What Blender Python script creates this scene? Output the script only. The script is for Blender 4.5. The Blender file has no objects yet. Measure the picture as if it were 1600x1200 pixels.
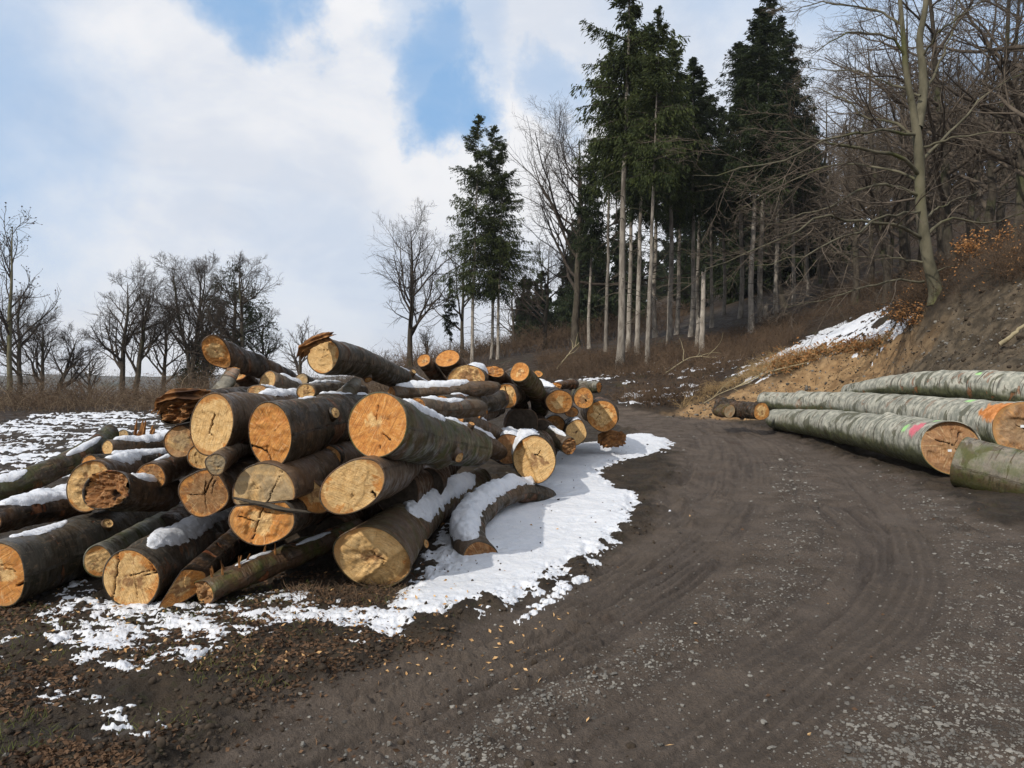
import bpy, math, random
import numpy as np
R_ = math.radians
# ---------------------------------------------------------------- camera, sky, sun, exposure
scene = bpy.context.scene
COL = scene.collection
FPX, CAMZ = 1150.0, 1.6
cam_d = bpy.data.cameras.new("camera"); cam = bpy.data.objects.new("camera", cam_d); COL.objects.link(cam)
cam.location = (0, 0, CAMZ); cam.rotation_euler = (R_(90), 0, 0)
cam_d.sensor_width = 36; cam_d.lens = FPX / 1600 * 36; cam_d.clip_start = 0.05; cam_d.clip_end = 6000
scene.camera = cam
scene.view_settings.view_transform = 'Standard'; scene.view_settings.look = 'None'
scene.view_settings.exposure = -0.2; scene.view_settings.gamma = 1
scene.render.engine = 'CYCLES'
scene.cycles.use_denoising = True
scene.cycles.max_bounces = 6; scene.cycles.diffuse_bounces = 3; scene.cycles.transparent_max_bounces = 8
SUN_EL, SUN_AZ = 38.0, 221.0        # azimuth clockwise from +Y: behind the camera, to the left
sv = (math.sin(R_(SUN_AZ)) * math.cos(R_(SUN_EL)), math.cos(R_(SUN_AZ)) * math.cos(R_(SUN_EL)), math.sin(R_(SUN_EL)))
sun_d = bpy.data.lights.new("sun", 'SUN'); sun_d.energy = 4.0; sun_d.angle = R_(0.55); sun_d.color = (1.0, 0.93, 0.82)
sun = bpy.data.objects.new("sun", sun_d); COL.objects.link(sun)
from mathutils import Vector
sun.rotation_euler = Vector(sv).to_track_quat('Z', 'Y').to_euler(); sun.location = (-20, -20, 30)

class NT:
    """small node-tree helper"""
    def __init__(s, tree): s.t = tree; s.n = tree.nodes; s.l = tree.links
    def add(s, typ, **kw):
        n = s.n.new(typ)
        for k, v in kw.items(): setattr(n, k, v)
        return n
    def put(s, inp, v):
        if hasattr(v, 'links') or isinstance(v, bpy.types.NodeSocket): s.l.new(v, inp)
        elif v is not None:
            if inp.type in ('RGBA',) and len(v) == 3: v = (*v, 1)
            inp.default_value = v
    def math(s, op, a, b=None, c=None, clamp=False):
        n = s.add('ShaderNodeMath', operation=op, use_clamp=clamp)
        for i, v in enumerate((a, b, c)):
            if v is not None: s.put(n.inputs[i], v)
        return n.outputs[0]
    def vmath(s, op, a, b=None, scale=None):
        n = s.add('ShaderNodeVectorMath', operation=op)
        s.put(n.inputs[0], a)
        if b is not None: s.put(n.inputs[1], b)
        if scale is not None: s.put(n.inputs[3], scale)
        return n.outputs[1] if op in ('DOT_PRODUCT', 'LENGTH', 'DISTANCE') else n.outputs[0]
    def noise(s, vec, scale, detail=4, rough=.55, dist=0.0, col=False):
        n = s.add('ShaderNodeTexNoise'); s.put(n.inputs['Vector'], vec)
        n.inputs['Scale'].default_value = scale; n.inputs['Detail'].default_value = detail
        n.inputs['Roughness'].default_value = rough; n.inputs['Distortion'].default_value = dist
        return n.outputs['Color'] if col else n.outputs['Fac']
    def vor(s, vec, scale, feature='F1', out='Distance'):
        n = s.add('ShaderNodeTexVoronoi', feature=feature); s.put(n.inputs['Vector'], vec)
        n.inputs['Scale'].default_value = scale; return n.outputs[out]
    def step(s, x, a, b, lo=0.0, hi=1.0):
        n = s.add('ShaderNodeMapRange', interpolation_type='SMOOTHSTEP'); s.put(n.inputs[0], x)
        n.inputs[1].default_value = a; n.inputs[2].default_value = b
        n.inputs[3].default_value = lo; n.inputs[4].default_value = hi; return n.outputs[0]
    def mix(s, f, a, b, mode='MIX'):
        n = s.add('ShaderNodeMix', data_type='RGBA', blend_type=mode); n.clamp_factor = True
        s.put(n.inputs[0], f); s.put(n.inputs[6], a); s.put(n.inputs[7], b); return n.outputs[2]
    def scalev(s, vec, sc):
        n = s.add('ShaderNodeMapping'); s.put(n.inputs[0], vec); n.inputs[3].default_value = sc; return n.outputs[0]
    def attr(s, name, typ='GEOMETRY', out='Fac'):
        n = s.add('ShaderNodeAttribute', attribute_type=typ, attribute_name=name); return n.outputs[out]
    def coord(s, out='Object'): return s.add('ShaderNodeTexCoord').outputs[out]
    def rnd(s): return s.add('ShaderNodeObjectInfo').outputs['Random']

world = bpy.data.worlds.new("World"); scene.world = world; world.use_nodes = True
def pdir(px, py):
    v = np.array([(px - 800) / FPX, 1.0, -(py - 600) / FPX]); return tuple(v / np.linalg.norm(v))
def build_world():
    w = NT(world.node_tree); w.n.clear()
    sky = w.add('ShaderNodeTexSky', sky_type='NISHITA'); sky.sun_disc = False
    sky.sun_elevation = R_(SUN_EL); sky.sun_rotation = R_(SUN_AZ); sky.air_density = 1.0; sky.dust_density = 0.6; sky.ozone_density = 1.6
    d = w.coord('Generated')
    warp = w.vmath('SUBTRACT', w.noise(d, 5.0, 9, .62, col=True), (0.5, 0.5, 0.5))
    dw = w.vmath('NORMALIZE', w.vmath('ADD', d, w.vmath('SCALE', warp, scale=0.26)))
    blue = None
    for px, py, r, a in ((660, 85, 3.2, .85), (705, 150, 3.4, .95), (640, 30, 3.0, .45), (395, -12, 3.4, .9), (330, -30, 3, .5), (885, 130, 2.6, .5), (750, 60, 3.5, .35),
                         (480, 440, 6.5, .20), (230, 380, 5.0, .12), (1360, 330, 8, .15),
                         (-500, 100, 16, .8), (2100, 0, 20, .8), (1500, -500, 18, .7)):
        dd = w.vmath('DOT_PRODUCT', dw, pdir(px, py))
        m = w.step(dd, math.cos(R_(r * 1.45)), math.cos(R_(r * .35)), 0, a)
        blue = m if blue is None else w.math('MAXIMUM', blue, m)
    lump = w.noise(w.scalev(d, (1, 1, 1.7)), 3.2, 7, .55, .3)
    wisp = w.noise(w.scalev(d, (1, 1, 2.4)), 8, 6, .6, .6)
    blue = w.math('ADD', blue, w.math('MULTIPLY', w.math('SUBTRACT', wisp, .54), .26), clamp=True)
    ccol = w.mix(w.step(lump, .40, .60), (.83, .885, .985), (1.06, 1.065, 1.09))
    ccol = w.mix(w.step(wisp, .48, .74, 0, .45), ccol, (1.10, 1.10, 1.11))
    bcol = w.mix(.75, w.mix(1.0, sky.outputs[0], (.125, .125, .125), 'MULTIPLY'), (.30, .60, 1.02))
    c = w.mix(blue, ccol, bcol)
    bg1 = w.add('ShaderNodeBackground'); w.put(bg1.inputs[0], c); bg1.inputs[1].default_value = 1.0
    bg2 = w.add('ShaderNodeBackground'); w.put(bg2.inputs[0], sky.outputs[0]); bg2.inputs[1].default_value = 0.08
    # below the horizon: plain sky dome light only
    z = w.add('ShaderNodeSeparateXYZ'); w.put(z.inputs[0], d)
    ms = w.add('ShaderNodeMixShader'); w.put(ms.inputs[0], w.step(z.outputs[2], -.06, -.01))
    w.l.new(bg2.outputs[0], ms.inputs[1]); w.l.new(bg1.outputs[0], ms.inputs[2])
    out = w.add('ShaderNodeOutputWorld'); w.l.new(ms.outputs[0], out.inputs[0])
build_world()

# ---------------------------------------------------------------- numpy helpers
rng = np.random.default_rng(7)
def _hash(i, j, k, seed):
    h = (i.astype(np.int64) * 374761393 + j.astype(np.int64) * 668265263 + k.astype(np.int64) * 2147483647 + seed * 974634777) & 0xFFFFFFFF
    h = ((h ^ (h >> 13)) * 1274126177) & 0xFFFFFFFF
    h = ((h ^ (h >> 16)) * 2246822519) & 0xFFFFFFFF
    return ((h ^ (h >> 15)) & 0xFFFFFF) / float(0xFFFFFF)
def vn2(x, y, seed=0):
    i, j = np.floor(x), np.floor(y); fx, fy = x - i, y - j
    fx = fx * fx * fx * (fx * (fx * 6 - 15) + 10); fy = fy * fy * fy * (fy * (fy * 6 - 15) + 10); z = np.zeros_like(i)
    a, b = _hash(i, j, z, seed), _hash(i + 1, j, z, seed); c, d = _hash(i, j + 1, z, seed), _hash(i + 1, j + 1, z, seed)
    return (a + (b - a) * fx) * (1 - fy) + (c + (d - c) * fx) * fy
def fbm2(x, y, o=4, seed=0, g=.5):
    s = 0; a = 1; t = 0
    for k in range(o):
        s = s + a * vn2(x * 2 ** k + 17.3 * k, y * 2 ** k - 9.1 * k, seed + k); t += a; a *= g
    return s / t
def vn3(p, seed=0):
    i = np.floor(p); f = p - i; f = f * f * (3 - 2 * f)
    r = 0
    for dx in (0, 1):
        for dy in (0, 1):
            for dz in (0, 1):
                w = (f[..., 0] if dx else 1 - f[..., 0]) * (f[..., 1] if dy else 1 - f[..., 1]) * (f[..., 2] if dz else 1 - f[..., 2])
                r = r + w * _hash(i[..., 0] + dx, i[..., 1] + dy, i[..., 2] + dz, seed)
    return r
def fbm3(p, o=3, seed=0):
    s = 0; a = 1; t = 0
    for k in range(o):
        s = s + a * vn3(p * 2 ** k + 11.7 * k, seed + k); t += a; a *= .5
    return s / t
def sm(x, a, b):
    t = np.clip((x - a) / (b - a), 0, 1); return t * t * (3 - 2 * t)
def at(px, py, D): return np.array([(px - 800) / FPX * D, D, CAMZ - (py - 600) / FPX * D])

def mk(name, V, faces, mat, parent=None, smooth=True, uv=None, attrs=None, loc=None):
    """one mesh object from numpy arrays; faces = list of (n,3)/(n,4) index arrays"""
    V = np.asarray(V, float)
    if parent is not None and loc is None: loc = np.array(parent.location)
    if loc is not None: V = V - np.asarray(loc)
    faces = [np.asarray(f, np.int32) for f in faces if len(f)]
    me = bpy.data.meshes.new(name)
    nl = sum(f.size for f in faces); npoly = sum(len(f) for f in faces)
    me.vertices.add(len(V)); me.vertices.foreach_set('co', V.astype(np.float32).ravel())
    li = np.concatenate([f.ravel() for f in faces]); me.loops.add(nl); me.loops.foreach_set('vertex_index', li)
    tot = np.concatenate([np.full(len(f), f.shape[1], np.int32) for f in faces])
    st = np.concatenate([[0], np.cumsum(tot)[:-1]]).astype(np.int32)
    me.polygons.add(npoly); me.polygons.foreach_set('loop_start', st); me.polygons.foreach_set('loop_total', tot)
    me.polygons.foreach_set('use_smooth', np.full(npoly, smooth))
    if uv is not None:
        u = me.uv_layers.new(name='UVMap'); u.data.foreach_set('uv', np.asarray(uv, np.float32)[li].ravel())
    for k, a in (attrs or {}).items():
        t = me.attributes.new(k, 'FLOAT', 'POINT'); t.data.foreach_set('value', np.asarray(a, np.float32).ravel())
    me.update(calc_edges=True); me.validate()
    if mat: me.materials.append(mat)
    o = bpy.data.objects.new(name, me); COL.objects.link(o)
    if parent is not None: o.parent = parent
    elif loc is not None: o.location = loc
    return o
def grid_faces(n, m, wrap=False):
    """n rows, m columns"""
    j = np.arange(m if wrap else m - 1); i = np.arange(n - 1)
    I, J = np.meshgrid(i, j, indexing='ij'); J2 = (J + 1) % m
    return np.stack([I * m + J, I * m + J2, (I + 1) * m + J2, (I + 1) * m + J], -1).reshape(-1, 4)
def empty(name, loc, label, cat, group=None):
    o = bpy.data.objects.new(name, None); COL.objects.link(o); o.location = loc; o.empty_display_size = .2
    return tag(o, label, cat, group)
def tag(o, label=None, cat=None, group=None, kind=None):
    if label: o['label'] = label
    if cat: o['category'] = cat
    if group: o['group'] = group
    if kind: o['kind'] = kind
    return o
def dup(root, loc, scale=1.0, rz=0.0, label=None, lean=(0, 0), sz=None):
    r = root.copy(); COL.objects.link(r); r.location = loc; r.scale = (scale, scale, sz or scale)
    r.rotation_euler = (lean[0], lean[1], rz)
    if label: r['label'] = label
    for ch in root.children:
        c = ch.copy(); COL.objects.link(c); c.parent = r
    return r

# ---------------------------------------------------------------- terrain heights
def _controls():
    C = []
    for y in (-40, -15, 0, 5, 9, 13, 17, 21, 25):
        for x in (-60, -30, -15, -8, -3, 1, 4.5):
            C.append((x, y, .025 * max(0, y - 5)))
    for y in (-40, -15): C += [(10, y, 0), (30, y, 2), (60, y, 8)]
    for x, y, z in ((6.6, 2, .02), (6.6, 5, .05), (6.8, 8, .12), (7.3, 11.5, .2), (7.7, 15, .27), (8.0, 19, .36), (7.0, 22.5, .45), (5, 24.5, .5)): C.append((x, y, z))
    for px, py, D in ((1600, 690, 12.6), (1600, 440, 19), (1600, 560, 16), (1460, 462, 22), (1500, 560, 19), (1400, 500, 24.5), (1400, 580, 22), (1300, 545, 26), (1300, 600, 24),
                      (1200, 590, 26.5), (1100, 630, 27), (1200, 560, 32), (1300, 525, 34), (1400, 493, 37), (968, 579, 40), (1012, 572, 38), (949, 549, 48), (1047, 540, 48),
                      (1175, 523, 45), (1113, 514, 57), (920, 545, 52), (740, 568, 55), (650, 572, 60), (1460, 440, 30), (1560, 420, 30), (1600, 380, 45), (1500, 400, 60), (1300, 460, 60),
                      (1100, 488, 80), (860, 530, 80), (720, 556, 95), (1400, 330, 120), (1600, 250, 100), (1250, 400, 125), (1000, 480, 120), (800, 535, 130),
                      (900, 612, 30), (1000, 610, 30), (1080, 600, 31), (1000, 632, 26.5), (800, 618, 30), (1150, 560, 37), (900, 590, 37)):
        p = at(px, py, D); C.append(tuple(p))
    for x, y, z in ((-8, 30, .65), (-18, 30, .6), (-30, 32, .5), (-10, 45, 1.0), (-25, 45, .6), (-45, 50, 0), (-30, 70, -1), (-70, 80, -4), (-60, 130, -8), (-20, 130, 0), (20, 5, 4.5), (14, 5, 2.4), (14, 11, 2.9), (40, 10, 10), (40, 25, 11), (70, 40, 22), (20, 20, 7), (110, 80, 38), (100, 140, 40), (40, 170, 22), (-20, 200, 0)):
        C.append((x, y, z))
    return np.array(C)
_C = _controls()
def _rbf_fit():
    d = np.hypot(_C[:, None, 0] - _C[None, :, 0], _C[:, None, 1] - _C[None, :, 1])
    A = np.sqrt(d * d + .8); n = len(_C)
    A += np.eye(n) * -.02
    P = np.c_[np.ones(n), _C[:, 0] / 50, _C[:, 1] / 50]
    M = np.block([[A, P], [P.T, np.zeros((3, 3))]])
    return np.linalg.solve(M, np.r_[_C[:, 2], 0, 0, 0])
_W = _rbf_fit()
def T0(x, y):
    x = np.asarray(x, float); y = np.asarray(y, float); sh = x.shape; x = x.ravel(); y = y.ravel(); out = np.empty(len(x))
    for s in range(0, len(x), 40000):
        xs, ys = x[s:s + 40000, None], y[s:s + 40000, None]
        k = np.sqrt((xs - _C[:, 0]) ** 2 + (ys - _C[:, 1]) ** 2 + .8)
        out[s:s + 40000] = k @ _W[:-3] + _W[-3] + _W[-2] * xs[:, 0] / 50 + _W[-1] * ys[:, 0] / 50
    r = np.hypot(x, y); w = sm(r, 170, 330)
    return (out * (1 - w) + -9 * w).reshape(sh)
_Ds = np.geomspace(1.5, 260, 2600)
def gp(px, py):
    """point of the ground seen along a direction of the photograph"""
    x = (px - 800) / FPX * _Ds; z = CAMZ - (py - 600) / FPX * _Ds; g = T0(x, _Ds)
    k = np.argmax(g > z) if (g > z).any() else len(_Ds) - 1
    return np.array([x[k], _Ds[k]])
def poly(*pts): return np.array([gp(*p) for p in pts])
def sdist(x, y, P):
    """signed distance to a polygon, positive inside"""
    sh = x.shape; x = x.ravel(); y = y.ravel(); ins = np.zeros(len(x), bool); d2 = np.full(len(x), 1e9)
    for (ax, ay), (bx, by) in zip(P, np.roll(P, -1, 0)):
        c = (ay > y) != (by > y)
        if ay != by: ins ^= c & (x < (bx - ax) * (y - ay) / (by - ay) + ax)
        ex, ey = bx - ax, by - ay; t = np.clip(((x - ax) * ex + (y - ay) * ey) / (ex * ex + ey * ey + 1e-12), 0, 1)
        d2 = np.minimum(d2, (x - ax - t * ex) ** 2 + (y - ay - t * ey) ** 2)
    return np.where(ins, np.sqrt(d2), -np.sqrt(d2)).reshape(sh)
def pline(x, y, P):
    """distance to a polyline, and the run along it"""
    sh = x.shape; x = x.ravel(); y = y.ravel(); best = np.full(len(x), 1e9); run = np.zeros(len(x)); side = np.zeros(len(x)); L = 0
    for (ax, ay), (bx, by) in zip(P[:-1], P[1:]):
        ex, ey = bx - ax, by - ay; l = math.hypot(ex, ey); t = np.clip(((x - ax) * ex + (y - ay) * ey) / (l * l + 1e-12), 0, 1)
        dx, dy = x - ax - t * ex, y - ay - t * ey; d = np.hypot(dx, dy); m = d < best
        best[m] = d[m]; run[m] = L + t[m] * l; side[m] = np.sign(ex * dy - ey * dx)[m]; L += l
    return best.reshape(sh), run.reshape(sh), side.reshape(sh)
def catmull(P, n):
    P = np.asarray(P, float); Q = np.vstack([2 * P[0] - P[1], P, 2 * P[-1] - P[-2]]); k = len(P) - 1
    t = np.linspace(0, k - 1e-9, n); i = t.astype(int); f = (t - i)[:, None]
    a, b, c, d = Q[i], Q[i + 1], Q[i + 2], Q[i + 3]
    return .5 * (2 * b + (c - a) * f + (2 * a - 5 * b + 4 * c - d) * f ** 2 + (3 * b - a - 3 * c + d) * f ** 3)
# ---------------------------------------------------------------- materials
M = {}
def newmat(name, rough=.8, spec=.3):
    m = bpy.data.materials.new(name); m.use_nodes = True; t = NT(m.node_tree)
    b = t.n['Principled BSDF']; b.inputs['Roughness'].default_value = rough; b.inputs['Specular IOR Level'].default_value = spec
    M[name] = m; return t, b
def bump(t, b, h, dist, strength=1.0):
    n = t.add('ShaderNodeBump'); n.inputs['Strength'].default_value = strength; n.inputs['Distance'].default_value = dist
    t.put(n.inputs['Height'], h); t.l.new(n.outputs[0], b.inputs['Normal'])

def m_ground():
    t, b = newmat('ground', .9, .25); p = t.coord('Object')
    road, bank, orange, gravel, mud, off, tread = (t.attr(k) for k in ('road', 'bank', 'orange', 'gravel', 'mud', 'off', 'tread'))
    n0 = t.noise(p, .7, 4); n1 = t.noise(p, 3, 5); n2 = t.noise(p, 14, 5, .6); n3 = t.noise(p, 70, 4, .65); n4 = t.noise(p, 220, 3, .6)
    # road mud: brown-grey, damp
    rc = t.mix(t.step(n1, .3, .7), (.074, .056, .043), (.150, .117, .093))
    rc = t.mix(t.step(n3, .35, .7, 0, .6), rc, (.055, .041, .031))
    rc = t.mix(t.math('MULTIPLY', mud, .45), rc, (.120, .096, .078))
    rc = t.mix(t.math('MULTIPLY', t.math('ADD', t.math('MULTIPLY', gravel, .38), .2), t.step(n4, .52, .66)), rc, (.13, .123, .113))
    rc = t.mix(t.step(t.noise(p, 1.1, 4), .62, .72, 0, .55), rc, (.055, .030, .020))     # rusty bark crumbs trodden in
    rc = t.mix(t.math('MULTIPLY', t.step(t.attr('streak'), .5, .62), .5), rc, (.050, .037, .028)); rc = t.mix(t.math('MULTIPLY', t.step(t.attr('streak'), .46, .36), .4), rc, (.125, .10, .08))
    rc = t.mix(t.math('MULTIPLY', tread, .4), rc, (.045, .036, .030))
    # litter and soil beside the road
    lc = t.mix(t.step(n1, .35, .65), (.030, .023, .017), (.060, .044, .030))
    lc = t.mix(t.step(n2, .55, .7, 0, .6), lc, (.038, .040, .014))
    lc = t.mix(t.step(n3, .60, .77, 0, .5), lc, (.10, .062, .036))
    # forest floor farther away
    fc = t.mix(t.step(n1, .3, .7), (.022, .015, .010), (.050, .033, .021)); fc = t.mix(t.step(n0, .55, .72, 0, .5), fc, (.045, .052, .018))
    gc = t.mix(off, lc, fc)
    # cut bank: dark shale, orange clay at its foot
    bc = t.mix(t.step(n1, .35, .68), (.050, .039, .026), (.145, .112, .075)); bc = t.mix(t.step(n3, .6, .76, 0, .6), bc, (.16, .125, .09))
    oc = t.mix(t.step(n1, .3, .7), (.21, .125, .058), (.40, .26, .13)); oc = t.mix(t.step(n3, .62, .75, 0, .6), oc, (.34, .25, .15))
    gc = t.mix(bank, gc, bc); gc = t.mix(orange, gc, oc); c = t.mix(road, gc, rc)
    t.put(b.inputs['Base Color'], c)
    t.put(b.inputs['Roughness'], t.math('SUBTRACT', t.step(t.noise(p, 2.2, 4), .35, .65, .62, .92), t.math('MULTIPLY', t.step(t.attr('streak'), .5, .60), .30)))
    h = t.math('ADD', t.math('MULTIPLY', n2, 1.0), t.math('ADD', t.math('MULTIPLY', n3, .6), t.math('MULTIPLY', n4, .3)))
    bump(t, b, h, .04, 1.0)
def m_snow():
    t, b = newmat('snow', .55, .3); p = t.coord('Object')
    n = t.noise(p, 9, 5, .6); f = t.noise(p, 90, 4, .6)
    thin = t.step(t.attr('thick'), .045, .012)
    c = t.mix(t.step(n, .3, .8), (.62, .65, .71), (.71, .725, .76))
    dirt = t.math('MULTIPLY', t.step(t.noise(p, 34, 4, .65), .56, .68), t.math('ADD', t.math('MULTIPLY', thin, .7), .14))
    c = t.mix(dirt, c, (.16, .12, .09))
    t.put(b.inputs['Base Color'], c); b.inputs['Subsurface Weight'].default_value = .15
    b.inputs['Subsurface Radius'].default_value = (.02, .025, .03); b.inputs['Subsurface Scale'].default_value = .5
    bump(t, b, t.math('ADD', n, t.math('MULTIPLY', f, .22)), .035, .7)
def m_bark():
    # smooth beech bark; per-log custom properties: tone (0 wet dark .. 1 pale grey), moss, peel
    t, b = newmat('bark', .6, .22); uv = t.coord('UV'); p = t.coord('Object'); r = t.rnd()
    off = t.add('ShaderNodeCombineXYZ'); t.put(off.inputs[0], t.math('MULTIPLY', r, 37.0)); t.put(off.inputs[1], t.math('MULTIPLY', r, 91.0)); t.put(off.inputs[2], t.math('MULTIPLY', r, 13.0))
    q = t.vmath('ADD', uv, off.outputs[0]); p = t.vmath('ADD', p, off.outputs[0])
    tone, moss, peel, pink, green, under = t.attr('tone', 'OBJECT'), t.attr('moss', 'OBJECT'), t.attr('peel', 'OBJECT'), t.attr('pink'), t.attr('lime'), t.attr('under')
    big = t.noise(t.scalev(q, (1.6, 1.1, 1)), 1.6, 4, .55, .5); ringn = t.noise(t.scalev(q, (9, 1.6, 1)), 1.5, 5, .6, .4); fine = t.noise(p, 42, 6, .7); med = t.noise(p, 9, 5, .6)
    dark = t.mix(t.step(big, .35, .68), (.013, .0085, .006), (.042, .029, .020)); dark = t.mix(t.step(ringn, .54, .66, 0, .6), dark, (.085, .062, .044)); dark = t.mix(t.math('MULTIPLY', t.step(t.math('ADD', t.math('MULTIPLY', r, .5), t.noise(p, 2.6, 4, .6)), .60, .80), .8), dark, (.095, .052, .028)); dark = t.mix(t.step(t.noise(t.scalev(q, (2.2, 4, 1)), 2.5, 6, .7, 1.2), .575, .62, 0, .7), dark, (.11, .088, .065)); dark = t.mix(t.step(t.noise(t.scalev(q, (30, 5, 1)), 2.0, 4, .6, .5), .56, .62, 0, .8), dark, (.012, .009, .007)); dark = t.mix(t.step(t.noise(t.scalev(q, (6, 22, 1)), 2.0, 3, .6, .8), .60, .65, 0, .6), dark, (.17, .105, .058))
    pale = t.mix(t.step(med, .36, .64), (.21, .215, .18), (.43, .42, .36))
    pale = t.mix(t.step(ringn, .62, .66, 0, .65), pale, (.085, .075, .06))
    pale = t.mix(t.step(t.noise(t.scalev(q, (22, 1.2, 1)), 1.2, 3), .60, .63, 0, .85), pale, (.055, .045, .036))
    pale = t.mix(t.step(big, .565, .59, 0, .8), pale, (.075, .075, .048))
    low_green = t.step(t.math('ADD', under, t.math('MULTIPLY', t.math('SUBTRACT', t.noise(t.scalev(q, (1.1, 1.6, 1)), 1.8, 5, .6), .5), 1.0)), -.10, .34, 0, .95)
    pale = t.mix(low_green, pale, t.mix(t.step(med, .4, .6), (.050, .056, .026), (.10, .105, .050)))  # darker green towards the log's lower side, broken up by noise
    c = t.mix(tone, dark, pale)
    c = t.mix(t.step(fine, .5, .75, 0, .4), c, t.mix(tone, (.022, .019, .016), (.16, .155, .12)))
    mo = t.math('MULTIPLY', moss, t.step(t.noise(p, 5, 5, .65), .40, .62)); c = t.mix(mo, c, (.075, .10, .022))
    pe = t.math('MULTIPLY', peel, t.step(t.noise(t.scalev(q, (2.6, 1.4, 1)), 1.7, 4, .6, .8), .60, .635))
    c = t.mix(pe, c, t.mix(t.step(med, .4, .6), (.30, .115, .04), (.16, .055, .025)))
    c = t.mix(t.attr('scar'), c, t.mix(t.step(med, .4, .6), (.62, .25, .075), (.40, .15, .045))); c = t.mix(pink, c, (.58, .15, .19)); c = t.mix(green, c, (.34, .62, .25))
    t.put(b.inputs['Base Color'], c); t.put(b.inputs['Roughness'], t.step(med, .38, .62, .34, .85)); t.put(b.inputs['Specular IOR Level'], t.step(med, .38, .62, .42, .08))
    bump(t, b, t.math('ADD', t.math('MULTIPLY', ringn, .8), t.math('ADD', t.math('MULTIPLY', fine, .14), t.math('MULTIPLY', pe, -.7))), .045, .9)
def m_wood():
    # sawn end: UV runs -1..1 over the disc; per-log properties: amber, stain, grey
    t, b = newmat('cut_wood', .62, .3); uv = t.coord('UV'); r = t.rnd()
    off = t.add('ShaderNodeCombineXYZ'); t.put(off.inputs[0], t.math('MULTIPLY', r, 57.0)); t.put(off.inputs[1], t.math('MULTIPLY', r, 23.0))
    q = t.vmath('ADD', uv, off.outputs[0]); amber, stain, grey, crack = t.attr('amber', 'OBJECT'), t.attr('stain', 'OBJECT'), t.attr('grey', 'OBJECT'), t.attr('crack')
    wob = t.vmath('SUBTRACT', t.noise(q, 2.2, 4, .6, col=True), (.5, .5, .5)); w = t.vmath('ADD', uv, t.vmath('SCALE', wob, scale=.5))
    rad = t.vmath('LENGTH', w); rad0 = t.vmath('LENGTH', uv)
    big = t.noise(q, 1.6, 4, .6, .6); med = t.noise(q, 4.5, 5, .62, .4); fine = t.noise(q, 26, 4, .6)
    # straight saw marks, direction differs per log
    rot = t.add('ShaderNodeVectorRotate', rotation_type='Z_AXIS'); t.put(rot.inputs['Vector'], q); t.put(rot.inputs['Angle'], t.math('MULTIPLY', r, 6.28))
    saw = t.noise(t.scalev(rot.outputs[0], (1.0, 26, 1)), 1.3, 4, .6, .35)
    ray3 = t.vmath('ADD', t.vmath('SCALE', t.vmath('NORMALIZE', uv), scale=9.0), off.outputs[0]); cz = t.add('ShaderNodeCombineXYZ'); t.put(cz.inputs[2], t.math('MULTIPLY', rad0, 1.3)); rays = t.noise(t.vmath('ADD', ray3, cz.outputs[0]), 1.6, 5, .65)
    rings = t.math('SINE', t.math('MULTIPLY', rad, 62.0))
    pale = t.mix(t.step(med, .3, .7), (.62, .375, .14), (.76, .52, .24))
    amb = t.mix(t.step(med, .35, .65), (.47, .175, .034), (.63, .285, .07))
    f = t.math('ADD', t.math('MULTIPLY', t.math('SUBTRACT', rad, .58), 1.7), t.math('MULTIPLY', t.math('SUBTRACT', big, .5), 2.6))
    f = t.math('ADD', f, t.math('MULTIPLY', t.math('ADD', t.math('SUBTRACT', amber, .47), t.math('MULTIPLY', t.math('SUBTRACT', r, .5), .55)), 1.8))
    c = t.mix(t.step(f, -.08, .2), pale, amb)
    heart = t.math('SUBTRACT', t.math('ADD', t.math('MULTIPLY', stain, 1.15), t.math('MULTIPLY', t.math('SUBTRACT', t.noise(t.vmath('ADD', q, (7, 3, 0)), 2.1, 5, .62, .8), .5), 1.9)), t.math('MULTIPLY', rad, .75))
    c = t.mix(t.step(heart, .10, .38, 0, .85), c, t.mix(t.step(med, .4, .6), (.115, .046, .018), (.25, .115, .045)))
    c = t.mix(t.step(rings, .2, 1, 0, .28), c, (.34, .17, .06))
    c = t.mix(t.step(saw, .52, .66, 0, .7), c, t.mix(amber, (.36, .205, .085), (.27, .115, .035)))
    c = t.mix(t.step(saw, .44, .30, 0, .35), c, (.78, .60, .36))
    c = t.mix(t.step(rays, .54, .70, 0, .75), c, t.mix(amber, (.30, .155, .055), (.22, .085, .025))); c = t.mix(t.step(rays, .44, .30, 0, .5), c, (.80, .62, .36))
    c = t.mix(t.step(fine, .60, .75, 0, .5), c, (.19, .09, .036))
    c = t.mix(t.math('MULTIPLY', grey, t.step(big, .25, .6)), c, (.30, .24, .155))
    c = t.mix(t.step(rad0, .93, .985, 0, .75), c, (.40, .21, .075))
    c = t.mix(t.step(crack, .12, .6), c, (.035, .018, .010))
    t.put(b.inputs['Base Color'], c)
    bump(t, b, t.math('ADD', saw, t.math('MULTIPLY', t.math('ADD', med, fine), .5)), .016, .7)
def m_simple(name, cols, scale=8, rough=.85, stretch=(1, 1, 1), bumpd=.01, rnd=.25):
    t, b = newmat(name, rough, .2); p = t.scalev(t.coord('Object'), stretch)
    n = t.noise(p, scale, 5, .6); n2 = t.noise(p, scale * .23, 3, .5)
    c = t.mix(t.step(n, .32, .68), cols[0], cols[1])
    if len(cols) > 2: c = t.mix(t.step(n2, .5, .68), c, cols[2])
    v = t.math('ADD', t.math('MULTIPLY', t.rnd(), rnd * 2), 1 - rnd)
    g = t.add('ShaderNodeCombineColor'); [t.put(g.inputs[i], v) for i in range(3)]
    t.put(b.inputs['Base Color'], t.mix(1, c, g.outputs[0], 'MULTIPLY'))
    if bumpd: bump(t, b, n, bumpd, .8)
    return t, b
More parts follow.
